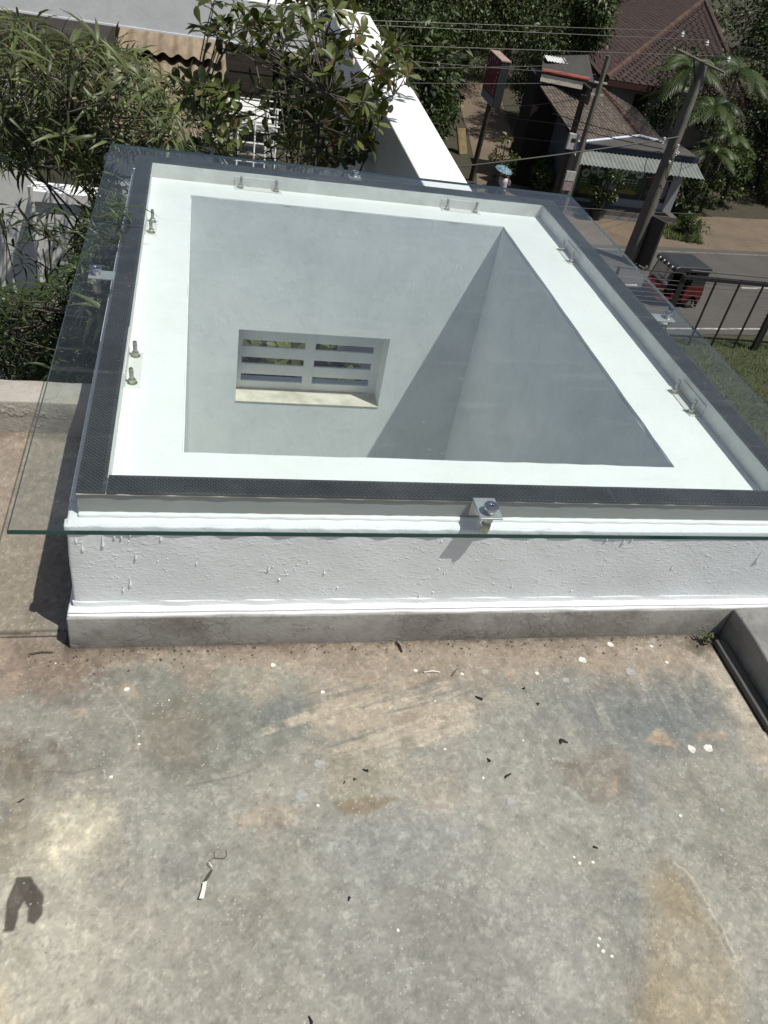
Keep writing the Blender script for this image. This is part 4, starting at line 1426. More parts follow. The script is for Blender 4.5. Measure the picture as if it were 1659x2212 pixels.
# ---- far trees: crowns of many small leaf faces round a branching trunk
def far_tree(name, label, cat, x, y, h, r, nleaf, size, mat_leaf=None, low=.25, group=None, ground=G, lobes=11, squash=.8):
    t = thing(name, label, cat, (x, y, ground), 0, group)
    mb = MB()
    mb.tube([(0, 0, 0), (rng.normal(0, .15), rng.normal(0, .15), h * .35), (rng.normal(0, .3), rng.normal(0, .3), h * .7)], [r * .07 + .05, r * .05 + .04, .03], 8)
    cs = []
    for i in range(lobes):
        a = rng.random() * 6.28
        rr = r * math.sqrt(rng.random()) * .78
        zc = h * (low + (1 - low) * rng.random() ** .8 * .85) + .08 * h
        c = np.array([rr * math.cos(a), rr * math.sin(a), zc])
        cs.append((c, r * rng.uniform(.28, .5)))
        mb.tube([(0, 0, h * .3), tuple(c * np.array([.5, .5, .6]) + np.array([0, 0, h * .12])), tuple(c)], [.07 * r * .5, .035, .012], 5)
    mb.build('trunk', M['bark'], t, smooth=True)
    wsum = np.array([q[1] ** 2 for q in cs]); wsum /= wsum.sum()
    which = rng.choice(len(cs), nleaf, p=wsum)
    cen = np.array([cs[i][0] for i in which])
    rad = np.array([cs[i][1] for i in which])
    d = rng.normal(0, 1, (nleaf, 3)); d /= np.linalg.norm(d, axis=1, keepdims=True)
    # leaves gather into sprays
    ns = max(12, nleaf // 14)
    hub = rng.normal(0, 1, (ns, 3)); hub /= np.linalg.norm(hub, axis=1, keepdims=True)
    hk = rng.integers(0, ns, nleaf)
    d = hub[hk] + d * .28
    rr = (.55 + .5 * rng.random(ns))[hk] * (.9 + .2 * rng.random(nleaf))
    pos = cen + d * rad[:, None] * rr[:, None] * np.array([1, 1, squash])
    pos[:, 2] = np.maximum(pos[:, 2], .15)
    xd = d + rng.normal(0, .55, (nleaf, 3)) + np.array([0, 0, -.35])
    up = np.array([0, 0, 1.]) + rng.normal(0, .6, (nleaf, 3))
    L = size * rng.uniform(.6, 1.3, nleaf)
    V, F_ = scatter(FAR_L, pos, frames(xd, up), L)
    tint = np.repeat(np.clip(rng.normal(.38, .2, ns)[hk] + rng.normal(0, .12, nleaf), 0, .84), 4)
    tag(np_mesh('crown', V, F_, mat_leaf or M['leafF'], t, tint), kind='stuff')
    return t
M['wood_bark'] = simple('dark_wet_bark', (.05, .036, .026, 1), (.03, .022, .017, 1), 6, .9, bump=.6)


far = [(7.0, 47.5, 7.5, 3.8, 5200, .34, 'tall dark tree furthest left beyond the white wall'), (9.6, 44.5, 7.0, 2.8, 4600, .30, 'dark tree just behind the red sign'), (9.2, 54, 9.5, 4.6, 5200, .36, 'broad dark tree high above the white wall'),
       (12.2, 53.0, 8.2, 2.7, 5200, .30, 'leafy tree overhanging the far end of the lane on the left'), (15.0, 58.5, 9.5, 4.0, 5200, .34, 'tree at the top centre behind the lane'), (20.8, 61, 9.0, 3.6, 5200, .32, 'tree at the end of the lane beside the large tiled roof'),
       (3.5, 58, 10, 5, 4200, .42, 'tree hidden mostly behind the white beam'), (22.5, 72, 11, 5, 4600, .42, 'tall tree behind the left end of the large tiled roof'), (20.0, 51.5, 6.0, 1.9, 3200, .26, 'slim tree at the right side of the lane'),
       (48, 62, 13, 6, 5200, .45, 'large dark tree at the right behind the tiled roof'), (40, 52, 10, 4.6, 6000, .36, 'large dark tree at the upper right edge'), (46, 49, 9.5, 4.2, 4000, .38, 'dark tree at the far right edge'), (36.5, 44.5, 7.0, 3.2, 5200, .28, 'medium dark tree right of the palms'),
       (31.5, 43.5, 6.0, 2.6, 4200, .28, 'dark tree behind the dirt drive'), (35.0, 47.5, 8.5, 3.4, 4600, .32, 'taller dark tree behind the drive right of the palms'), (40.5, 43.0, 6.5, 3.0, 4200, .3, 'dark tree in front of the grey house'), (37.5, 41.2, 5.2, 2.2, 3600, .26, 'low spreading tree at the right above the drive'), (27.5, 47.0, 5.5, 2.2, 3600, .26, 'dark tree close behind the palms'),
       (56, 78, 14, 7, 4200, .6, 'tallest tree far behind at the upper right'), (33, 80, 13, 6, 4200, .55, 'tree far behind the ridge of the tiled roof')]
for a in far:
    far_tree('broad_tree', a[6], 'tree', a[0], a[1], a[2], a[3] * 1.08, int(a[4] * 2.6), a[5] * .72, lobes=16, group='dark trees beyond the road', low=.12)
# the wood behind everything reads as one dark mass
V_, F_, T_ = [], [], []
nn_ = 0
for (x, y, r, zt_) in [(x_ + rng.uniform(-2, 2), y_ + rng.uniform(-2, 2), rng.uniform(3.5, 5.5), rng.uniform(7, 12)) for y_ in (66, 78, 92) for x_ in range(-14, 92, 6) if not (22 < x_ < 52 and y_ < 80)] + [(x_, y_, 3.0, 5.5) for x_, y_ in ((3, 50), (5, 44), (9, 42.5), (11, 47.5), (11.2, 57), (2, 44), (50, 43), (55, 50), (44, 40.5), (52, 38))]:
    k = 2600
    d = rng.normal(0, 1, (k, 3)); d /= np.linalg.norm(d, axis=1, keepdims=True)
    hub = rng.normal(0, 1, (150, 3)); hub /= np.linalg.norm(hub, axis=1, keepdims=True)
    hk = rng.integers(0, 150, k)
    d = hub[hk] + d * .22
    pos = np.array([x, y, G + zt_ * .5]) + d * np.array([r, r, zt_ * .52]) * (.65 + .4 * rng.random(150))[hk][:, None]
    pos[:, 2] = np.maximum(pos[:, 2], G + .1)
    v_, f_ = scatter(FAR_L, pos, frames(d + rng.normal(0, .5, (k, 3)) + np.array([0, 0, -.4]), np.array([0, 0, 1.]) + rng.normal(0, .6, (k, 3))), rng.uniform(.25, .55, k))
    V_.append(v_); F_.append(f_ + nn_); T_.append(np.repeat(np.clip(rng.normal(.3, .18, 150)[hk], 0, .84), 4)); nn_ += len(v_)
tag(np_mesh('woodland', np.concatenate(V_), np.concatenate(F_), M['leafF'], None, np.concatenate(T_)), 'dark mass of woodland behind the houses', 'woodland', kind='stuff')
big_t = far_tree('broad_tree', 'tree with a thick dark trunk on the right side of the lane behind the sign', 'tree', 19.0, 47.0, 8.0, 2.4, 9000, .24, low=.5, group='dark trees beyond the road', lobes=12)
MB().tube([(0, 0, 0), (.1, 0, 2.2), (.0, .1, 4.6)], [.55, .42, .3], 10).build('bole', M['wood_bark'], big_t)
shr = [(17.6, 44.6, 2.6, .9, 1500, .17, 'dark bush against the shaded lane edge by the thick trunk'), (15.9, 36.9, 1.5, .75, 1200, .15, 'bush at the corner of shop and lane'), (16.0, 37.9, 1.9, .7, 1200, .15, 'taller bush against the blue side wall'), (8.4, 41.5, 2.8, 1.6, 1500, .2, 'bush furthest left beyond the white wall'), (11.0, 42.2, 3.0, 1.4, 1500, .2, 'bush between the white wall and the sign'),
       (11.5, 40.8, 2.6, 1.1, 1500, .20, 'dark bush at the left of the lane under the sign'), (11.6, 43.4, 3.0, 1.1, 1500, .20, 'dark bush behind the sign pole'), (10.3, 39.2, 2.4, 1.3, 1300, .2, 'bush beside the white wall near the sign'),
       (16.9, 41.6, 1.8, .8, 1100, .18, 'dark bush on the shaded right side of the lane'), (16.0, 39.4, 1.6, .8, 1000, .16, 'low bush at the left foot of the shop'),
       (22.9, 36.6, 1.9, .9, 1600, .17, 'bush under the right end of the awning'), (24.2, 37.8, 2.4, 1.1, 1600, .18, 'bush right of the shop beneath the palms'), (26.8, 39.5, 2.8, 1.5, 2000, .2, 'bush behind the dirt drive'), (30.2, 40.5, 2.6, 1.5, 1800, .2, 'dark bush further right of the dirt drive'),
       (22.2, 34.1, .8, .85, 1300, .12, 'low grassy clump beside the dirt drive'), (28.5, 43.5, 4, 1.8, 2200, .22, 'tall bush between palms and dark trees'), (33.5, 40.2, 2.2, 1.6, 1500, .22, 'bush at the right edge beyond the drive'), (21.6, 40.6, 3.4, 1.4, 1600, .2, 'bush between the shop roof and the palms')]
for a in shr:
    far_tree('bush', a[6], 'bush', a[0], a[1], a[2], a[3], a[4], a[5], M['leafC'], low=.1, group='bushes beyond the road', lobes=7)
sap = far_tree('sapling', 'small broad leaved sapling on the lane in front of the two people', 'sapling', 13.75, 37.6, 2.5, .52, 420, .20, M['leafB'], low=.3, lobes=5)
pt = far_tree('potted_tree', 'round clipped tree in a black pot in front of the shop window', 'potted tree', 17.9, 35.2, 2.5, .75, 2000, .13, M['leafC'], low=.28, lobes=7)
MB().lathe([(.20, 0), (.30, .42), (.33, .42), (.33, .47), (.28, .47), (.27, .40)], n=18).build('pot', M['dark_metal'], pt)


# ---- palms
def palm(x, y, h, nf, fl, lab):
    t = thing('areca_palm', lab, 'palm', (x, y, G), 0, 'palms right of the shop')
    MB().tube([(0, 0, 0), (.08, .05, h * .5), (.02, .1, h)], [.10, .075, .06], 8).build('trunk', M['bark'], t, smooth=True)
    for i in range(nf):
        a = i * 2.399 + rng.random() * .4
        el = rng.uniform(.15, 1.15)
        V, Fq = [], []
        base_ = np.array([.02, .1, h])
        hd = np.array([math.cos(a), math.sin(a), 0])
        pts = []
        for s in np.linspace(0, 1, 15):
            pts.append(base_ + hd * fl * s * math.cos(el) * (1 + .1 * s) + np.array([0, 0, fl * (s * math.sin(el) - .75 * s * s)]))
        pts = np.array(pts)
        mb = MB().tube([Vector(q) for q in pts], list(np.linspace(.016, .004, 15)), 4)
        side = np.cross(hd, [0, 0, 1.])
        for k in range(1, 15):
            for sg in (-1, 1):
                for e in (0, .5):
                    q = pts[k] * (1 - e) + pts[k - 1] * e
                    ln = fl * .30 * math.sin(math.pi * (.12 + .83 * k / 15)) * rng.uniform(.85, 1.1)
                    tg = pts[k] - pts[k - 1]; tg /= np.linalg.norm(tg)
                    d = side * sg * .82 + tg * .55 + np.array([0, 0, -.18])
                    w_ = tg * .017
                    tip = q + d * ln + np.array([0, 0, -.22 * ln])
                    md = q + d * ln * .5
                    mb.add([q - w_, q + w_, md + w_ * 1.2, tip, md - w_ * 1.2], [(0, 1, 2, 4), (4, 2, 3)])
        me = mb.mesh('frond', M['leafP'])
        at = me.attributes.new('tint', 'FLOAT', 'POINT')
        at.data.foreach_set('value', [rng.random() * .4] * len(me.vertices))
        put('frond', me, t, Matrix.Identity(4))
    return t


for (u, v, y, nf, fl_, lab) in ((1492, 150, 38.5, 15, 2.0, 'palm with wide fronds in front of the tiled roof'), (1545, 235, 38.0, 13, 1.9, 'palm just right of the concrete pole top'), (1462, 205, 39.5, 11, 1.7, 'palm half hidden behind the concrete pole'),
                                (1540, 330, 37.0, 12, 1.7, 'low palm right of the awning'), (1600, 150, 41, 12, 2.1, 'palm at the right against dark trees'), (1575, 300, 37.8, 10, 1.6, 'short palm furthest right')):
    p = ony(u, v, y)
    palm(p.x, p.y, p.z - G, nf, fl_, lab)

# ---- grass blades on the verge and along the drive


def grass(name, label, poly, k, hmin, hmax, ztop=G):
    P = in_poly(poly, k)
    pos = np.array([(a, b, ztop) for a, b in P])
    a = rng.random(k) * 6.28
    xd = np.stack([np.cos(a) * .6, np.sin(a) * .6, np.ones(k) * rng.uniform(.5, 1.4, k)], 1)
    up = np.stack([np.cos(a), np.sin(a), np.full(k, .01)], 1) * -1
    tpl = (np.array([(0, -.05, 0), (0, .05, 0), (.6, .035, -.08), (.6, -.035, -.08), (1, 0, -.3)]), np.array([(0, 1, 2, 3), (3, 2, 4, 4)]))
    tpl = (np.array([(0, -.06, 0), (0, .06, 0), (1, .012, -.25), (1, -.012, -.25)]), np.array([(0, 1, 2, 3)]))
    V, F_ = scatter(tpl, pos, frames(xd, up), rng.uniform(hmin, hmax, k))
    tag(np_mesh(name, V, F_, M['grass'], None, np.repeat(rng.random(k), 4)), label, 'grass', kind='stuff')


grass('grass', 'green grass of the verge by the black fence', [(12, 13), (30, 17), (34, 26), (22, 24.2), (16, 23.6), (12, 23)], 26000, .08, .22)
grass('grass', 'grass patch by the dirt drive', [(20.9, 33.6), (22.6, 33.3), (23.6, 35.6), (23.8, 38.5), (21.5, 38), (21.3, 35.5)], 9000, .08, .25)

# ================================================================== SHOP AND HOUSES
M['tile'] = simple('brown_clay_tile', (.105, .080, .062, 1), (.065, .051, .041, 1), 1.5, .85, rnd=.6)
M['deck'] = simple('dark_roof_deck', (.016, .011, .009, 1), None, 2, .9)
M['redtile'] = simple('red_brown_tile', (.050, .026, .020, 1), (.032, .020, .016, 1), 1.2, .9, rnd=.5)
M['shopwall'] = plaster_mat('grey_white_shop_wall', (.26, .27, .29, 1), .1, .3, (.15, .15, .15, 1))
M['bluewall'] = plaster_mat('dull_blue_wall', (.11, .125, .15, 1), .1, .5, (.06, .062, .07, 1))
M['rust_red'] = simple('red_ridge_paint', (.34, .075, .045, 1), (.22, .05, .03, 1), 2, .7)
M['cream'] = simple('cream_fascia', (.60, .55, .45, 1), (.45, .4, .33, 1), 2, .8)
M['zinc'] = simple('pale_zinc_sheet', (.20, .215, .20, 1), (.14, .15, .14, 1), 1.2, .55)
M['gutter_w'] = simple('pale_blue_gutter', (.62, .68, .76, 1), (.5, .56, .64, 1), 3, .5)
M['navy'] = simple('dark_blue_fascia', (.02, .03, .06, 1), None, 3, .6)


def tiled_plane(parent, TL, TR, BR, BL, tw, tl, mt, maxobj=300, th=.03, gap=.9, jit=.012):
    """lay separate tiles on a roof plane; rows lap like shingles"""
    TL, TR, BR, BL = (Vector(q) for q in (TL, TR, BR, BL))
    wid = max((TR - TL).length, (BR - BL).length)
    hei = max((TL - BL).length, (TR - BR).length)
    nu, nv = max(1, int(wid / tw)), max(1, int(hei / tl))
    nrm = (BR - BL).cross(TL - BL).normalized()
    if nrm.z < 0: nrm = -nrm
    me = MB()
    a = .5
    V = []
    for x, z in ((-a * .9, .1), (-a * .8, .75), (-a * .3, .9), (a * .3, .85), (a * .72, .7), (a * .86, .1)):
        V += [(x, -.5, z), (x, .56, z - .35)]
    Fq = [(2 * i, 2 * i + 2, 2 * i + 3, 2 * i + 1) for i in range(5)]
    V += [(-a, -.5, -.8), (a, -.5, -.8)]
    Fq.append((12, 13, 10, 8, 6, 4, 2, 0))
    tme = me.add(V, Fq).mesh('tile', mt)
    cells = []
    for j in range(nv):
        for i in range(nu):
            s, t = (i + .5) / nu, (j + .5) / nv
            L = BL.lerp(TL, t); R_ = BR.lerp(TR, t)
            if (R_ - L).length < .4 * tw: continue
            k = max(1, round((R_ - L).length / (wid / nu)))
            if i >= k: continue
            s = (i + .5) / k
            c = L.lerp(R_, s)
            xa = (R_ - L).normalized() * ((R_ - L).length / k)
            ya = (nrm.cross(xa.normalized())).normalized() * (hei / nv)
            c = c + nrm * random.uniform(0, jit)
            Mx = Matrix([[xa[r], ya[r], nrm[r] * th * 1.6, c[r]] for r in range(3)] + [[0, 0, 0, 1]])
            cells.append(Mx)
    P_ = np.array([list(c.translation + parent.location) for c in cells])
    sc, u, v = proj_scale(P_)
    key = sc * ((u > -20) & (u < 1680) & (v > -20))
    order = np.argsort(-key)
    for i in order[:maxobj]:
        put('tile', tme, parent, cells[i])
    if len(order) > maxobj:
        mb = MB()
        for i in order[maxobj:]:
            mb.add([cells[i] @ Vector(q) for q in V], Fq)
        tag(mb.build('tiles', mt, parent), kind='stuff')


shop = thing('shop', 'small roadside shop with brown tiled roof, zinc awning and green window posters', 'shop', (19, 36.5, G))
def sp(q): return Vector(q) - Vector((19, 36.5, G))


def rel(o, parent):
    o.parent = parent
    o.location = -Vector(parent.location)
    return o


rBL, rBR = onz(*z4(185, 1090), -6.9), onz(*z4(662, 1040), -6.9)
rTL = onz(*z3(1322, 665), -5.45)


def onplane(u, v, a, b, c):
    """where a sight line meets the plane of three known points"""
    n_ = (b - a).cross(c - a)
    r = Vector(_ray(u, v))
    o_ = Vector((0, 0, CAM_Z))
    return o_ + r * ((a - o_).dot(n_) / r.dot(n_))


rTR = onplane(*z4(375, 690), rTL, rBL, rBR)
rRR = onz(*z4(835, 1085), -6.9)
rRT = onplane(*z4(640, 850), rTR, rBR, rRR)
print('shop roof', rTL, rBL, rBR, rTR, rRR, rRT)
dn = Vector((0, 0, .03))
deck = MB().slab([q - dn for q in (rTL, rBL, rBR, rTR)], .07)
rf = rel(deck.build('roof', M['deck']), shop)
deck2 = MB().slab([q - dn for q in (rTR, rBR, rRR, rRT)], .07)
rf2 = rel(deck2.build('roof', M['deck']), shop)
tiled_plane(shop, sp(rTL), sp(rTR), sp(rBR), sp(rBL), .22, .19, M['tile'], 300, .016)
tiled_plane(shop, sp(rTR) , sp(rRT), sp(rRR), sp(rBR), .22, .19, M['tile'], 120, .016)
# hip ridge tiles
nr = 13
for i in range(nr):
    a, b = rTR.lerp(rBR, i / nr), rTR.lerp(rBR, (i + 1.12) / nr)
    rel(MB().tube([a + Vector((0, 0, .02)), b + Vector((0, 0, .05))], [.11, .13], 8).build('ridge_tile', simple('ridge_brown', (.10, .05, .038, 1), None, 3, .85, rnd=.5) if i == 0 else bpy.data.materials['ridge_brown']), shop)
# gutter: white lip on a navy fascia
for A, B in ((rBL, rBR), (rBR, rRR)):
    d = (B - A).normalized()
    rel(MB().tube([A + Vector((0, -.06, -.02)), B + Vector((0, -.06, -.02))], .06, 8).build('gutter', M['gutter_w']), shop)
    rel(MB().slab([A + Vector((0, -.03, -.08)), B + Vector((0, -.03, -.08)), B + Vector((0, -.03, -.42)), A + Vector((0, -.03, -.42))], .04).build('fascia', M['navy']), shop)
# walls
rel(MB().prism([(16.35, 36.35), (22.2, 36.35), (22.2, 40.5), (16.6, 40.5)], G + .38, -7.0).build('wall', M['shopwall']), shop)
rel(MB().box(16.30, 22.3, 35.9, 40.4, -6.998, -6.95).build('flat_roof', simple('dull_flat_roof', (.075, .068, .062, 1), (.05, .046, .043, 1), 1.5, .9)), shop)
rel(MB().prism([(16.22, 36.4), (16.33, 36.36), (16.58, 40.5), (16.3, 40.5)], G, [-6.98, -6.98, -6.0, -6.0]).build('side_wall', M['bluewall']), shop)
rel(MB().box(16.3, 22.2, 35.42, 36.34, G, G + .38).build('step', simple('step_cement', (.11, .10, .09, 1), (.08, .07, .065, 1), 3, .9)), shop)
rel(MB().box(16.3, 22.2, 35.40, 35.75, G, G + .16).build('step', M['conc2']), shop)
# shopfront: pillars, base band and three poster windows
py_ = 36.33
for x0, x1 in ((16.42, 17.0), (18.28, 18.92), (21.7, 22.2)):
    rel(MB().box(x0, x1, py_ - .10, py_, G + .38, -7.25).build('pillar', M['shopwall']), shop)
rel(MB().box(18.92, 21.7, py_ - .08, py_, G + .38, G + .72).build('base_band', M['shopwall']), shop)
M['poster_dark'] = simple('poster_black_green', (.006, .016, .010, 1), (.012, .028, .017, 1), 2, .4)
M['poster_green'] = simple('poster_green', (.02, .07, .018, 1), (.03, .11, .022, 1), 3, .4)
M['poster_white'] = simple('poster_white', (.42, .48, .44, 1), (.3, .35, .32, 1), 5, .4)
M['poster_red'] = simple('poster_red', (.12, .015, .012, 1), None, 5, .4)
M['poster_yellow'] = simple('poster_yellow', (.17, .16, .03, 1), None, 5, .4)
M['poster_skin'] = simple('poster_skin', (.13, .07, .05, 1), None, 5, .4)
M['poster_shirt'] = simple('poster_shirt', (.17, .17, .22, 1), None, 5, .4)


def disc(x, z, r, y, n_=18):
    return MB().add([(x + r * math.cos(2 * math.pi * j / n_), y, z + r * math.sin(2 * math.pi * j / n_)) for j in range(n_)], [tuple(range(n_))])


for (x0, x1, kind) in ((17.0, 18.28, 0), (18.92, 20.42, 1), (20.46, 21.7, 2)):
    z0, zt_ = G + .74 if kind else G + .55, -7.35
    y = py_ - .012
    win = rel(MB().box(x0, x1, y, py_ - .001, z0, zt_).build('window', M['poster_dark']), shop)
    def pp(mb, nm, mt, parent=win):
        o = mb.build(nm, mt, parent)
        return o
    if kind < 2:
        pp(MB().box(x0 + .06, x1 - .06, y - .006, y - .002, z0 + .25, z0 + 1.25), 'poster_panel', M['poster_green'] if kind == 0 else simple('poster_mid_green', (.012, .04, .018, 1), (.02, .055, .02, 1), 4, .4))
        cx0 = x0 + .35
        for dx, dz, rr in ((0, 1.12, .19), (.42, 1.35, .23), (.80, 1.14, .2)):
            pp(disc(cx0 + dx * .95, z0 + dz, rr, y - .010), 'poster_circle', M['poster_white'])
            for s_ in range(3):
                pp(MB().box(cx0 + dx * .95 - rr * .5 + s_ * rr * .3, cx0 + dx * .95 - rr * .3 + s_ * rr * .3, y - .016, y - .012, z0 + dz - rr * .35, z0 + dz + rr * (.1 + .15 * s_)), 'poster_mark', M['poster_dark'])
        for r_ in range(4):
            for s_ in range(5):
                pp(MB().box(x0 + .2 + s_ * .2, x0 + .33 + s_ * .2, y - .012, y - .008, z0 + .82 - r_ * .12, z0 + .87 - r_ * .12), 'poster_letter', M['poster_white' if r_ < 2 else 'poster_yellow'])
        pp(MB().add([(x0 + .3, y - .012, z0 + .2), (x1 - .3, y - .012, z0 + .2), (x1 - .25, y - .012, z0 + .32), ((x0 + x1) / 2, y - .012, z0 + .46), (x0 + .25, y - .012, z0 + .32)], [(0, 1, 2, 3, 4)]), 'poster_bowl', M['poster_yellow'])
    else:
        pp(MB().box(x0 + .12, x0 + .5, y - .008, y - .004, z0 + .7, z0 + 1.15), 'poster_block', M['poster_red'])
        cx_ = x0 + .85
        pp(MB().add([(cx_ - .42, y - .011, z0 + .25), (cx_ + .42, y - .011, z0 + .25), (cx_ + .40, y - .011, z0 + .7), (cx_ + .22, y - .011, z0 + 1.0), (cx_ - .2, y - .011, z0 + 1.0), (cx_ - .38, y - .011, z0 + .7)], [(0, 1, 2, 3, 4, 5)]), 'poster_figure', M['poster_shirt'])
        pp(disc(cx_ + .02, z0 + 1.22, .18, y - .014), 'poster_face', M['poster_skin'])
        pp(MB().box(cx_ - .5, cx_ + .3, y - .016, y - .013, z0 + .15, z0 + .33), 'poster_bowl', M['poster_yellow'])
        pp(MB().box(x0 + .1, x0 + .7, y - .012, y - .008, z0 + .25, z0 + .5), 'poster_block', M['poster_green'])
# awning of zinc sheet
aw = corrugated(16.2, 22.5, (34.95, -7.62), (36.28, -7.20), .20, .022, .008, 8).build('awning', M['zinc'])
rel(aw, shop)
rel(MB().box(16.2, 22.5, 36.0, 36.3, -7.25, -7.02).build('awning_beam', M['navy']), shop)
# lean-to behind with a red ridge and a white sheet
ln = thing('lean_to', 'dark sheet roofed lean-to with red ridge cap and one white sheet', 'outbuilding', (16, 40, G))
a, b = onz(*z3(1335, 555), -5.0), onz(*z3(1659, 620), -5.0)
c_, d_ = onz(*z3(1659, 560), -4.6) + Vector((1.3, 3.0, .25)), onz(*z3(1345, 430), -4.7)
rel(MB().slab([a, b + (b - a) * .25, c_, d_], .06).build('roof', simple('dark_sheet', (.055, .05, .045, 1), (.035, .032, .03, 1), 2, .8, stretch=(6, 1, 1))), ln)
e = (b - a).normalized()
for i in range(5):
    s0, s1 = a + e * i * .42, a + e * (i * .42 + .46)
    rel(MB().tube([s0 + Vector((0, -.02, .07)), s1 + Vector((0, -.02, .08))], [.085, .095], 8).build('ridge_cap', M['rust_red']), ln)
rel(MB().slab([a + Vector((0, -.05, -.06)), b + Vector((0, -.05, -.06)), b + Vector((0, -.08, -.36)), a + Vector((0, -.08, -.36))], .05).build('fascia', M['cream']), ln)
rel(MB().prism([(a.x, a.y + .1), (b.x + .6, b.y + .1), (b.x + .8, b.y + 2.6), (a.x + .3, a.y + 2.4)], G, -5.3).build('wall', M['deck']), ln)
p0 = onz(*z3(1400, 470), -4.72)
ws = corrugated(-.55, .55, (-.38, -.03), (.40, .06), .14, .02, .006, 6).build('white_sheet', simple('white_sheet', (.74, .74, .72, 1), None, 4, .6), ln)
ws.location = Vector((p0.x + .35, p0.y + .1, p0.z + .06)) - ln.location
ws.rotation_euler = (0, 0, -.1)

# the large house with the red tiled hip roof
bh = thing('tiled_house', 'large house with a dark red tiled hip roof at the upper right', 'house', (30, 60, G))
eL, eC, eR = onz(*z4(60, 170), -6.9), onz(*z4(408, 612), -6.8), onz(*z4(1500, 790), -6.8)
pk_ = onz(*z4(1165, 5), -3.7)
pk2 = onplane(*z4(700, -160), eL, eC, pk_)
print('house', eL, eC, eR, pk_, pk2)
def bp(q): return Vector(q) - Vector((30, 60, G))
d6 = Vector((0, 0, .07))
rel(MB().slab([q - d6 for q in (eL, eC, pk_, pk2)], .12).build('roof', M['deck']), bh)
rel(MB().slab([q - d6 for q in (eC, eR, pk_)], .12).build('roof', M['deck']), bh)
backR = Vector((eR.x + 3.5, eR.y + 18, -6.8))
rel(MB().slab([pk_, eR, backR], .12).build('roof', M['redtile']), bh)
tiled_plane(bh, bp(pk2), bp(pk_), bp(eC), bp(eL), .58, .62, M['redtile'], 300, .06)
tiled_plane(bh, bp(pk_) , bp(pk_) + Vector((.05, 0, 0)), bp(eR), bp(eC), .50, .55, M['redtile'], 200, .045)
nr = 26
for i in range(nr):
    a, b = eC.lerp(pk_, i / nr), eC.lerp(pk_, (i + 1.1) / nr)
    rel(MB().tube([a + Vector((0, 0, .08)), b + Vector((0, 0, .10))], [.20, .17], 8).build('ridge_tile', simple('hip_tile', (.085, .046, .032, 1), (.06, .034, .025, 1), 2, .9, rnd=.5) if i == 0 else bpy.data.materials['hip_tile']), bh)
for i in range(nr):
    a, b = eR.lerp(pk_, i / nr), eR.lerp(pk_, (i + 1.1) / nr)
    rel(MB().tube([a + Vector((0, 0, .08)), b + Vector((0, 0, .10))], [.20, .17], 8).build('ridge_tile', bpy.data.materials['hip_tile']), bh)
rel(MB().slab([eC, eR, eR - Vector((0, 0, .3)), eC - Vector((0, 0, .3))], .05).build('fascia', simple('red_fascia', (.06, .02, .017, 1), None, 3, .8)), bh)
rel(MB().slab([eC, eL, eL - Vector((0, 0, .3)), eC - Vector((0, 0, .3))], .05).build('fascia', bpy.data.materials['red_fascia']), bh)
def lerp3(a, b, t): return a + (b - a) * t
iC = eC + Vector((1.0, 1.0, 0)); iL = eL + Vector((1.2, -.6, 0)); iR = eR + Vector((-1.0, 1.0, 0)); iB = Vector((iR.x + 1, iL.y, 0))
rel(MB().prism([(iC.x, iC.y), (iR.x, iR.y), (iB.x, iB.y), (iL.x, iL.y)], G, -6.95).build('wall', plaster_mat('house_wall', (.30, .29, .27, 1), .1, .3, (.18, .17, .15, 1))), bh)
for i in range(3):
    t = .22 + .22 * i
    a, b = lerp3(iC, iR, t), lerp3(iC, iR, t + .12)
    w_ = rel(MB().prism([(a.x, a.y - .03), (b.x, b.y - .03), (b.x, b.y), (a.x, a.y)], -8.9, -7.5).build('window', M['dark_metal']), bh)
# grey car under the palms in front of that house (only its top shows between leaves)

# ---- distant grey house at the far right
gh = thing('grey_house', 'dull grey house with an overhanging roof at the right edge among trees', 'house', (40, 44, G))
rel(MB().box(36.5, 46, 45.5, 49, G, -7.2).build('wall', plaster_mat('dull_wall', (.10, .095, .09, 1), .1, .3, (.06, .06, .055, 1))), gh)
rel(MB().slab([(36, 44.8, -7.4), (46.5, 44.8, -7.4), (46.5, 48, -5.9), (36, 48, -5.9)], .1).build('roof', M['tile']), gh)
for x in (37.2, 39.6, 42):
    rel(MB().box(x, x + .18, 44.9, 45.08, G, -7.42).build('post', M['cream']), gh)
for x in (37.8, 40.6):
    rel(MB().box(x, x + 1.1, 45.46, 45.5, -9.0, -7.7).build('window', M['dark_metal']), gh)


# ================================================================== POLES, WIRES, SIGNS, FENCE
M['pole'] = simple('weathered_concrete_pole', (.15, .135, .112, 1), (.10, .09, .075, 1), 2.2, .9, bump=.2, bscale=30)
M['wood_pole'] = simple('dark_timber_pole', (.035, .027, .02, 1), (.06, .045, .03, 1), 3, .9)
M['porcelain'] = simple('white_porcelain', (.50, .50, .48, 1), (.36, .36, .34, 1), 12, .4)


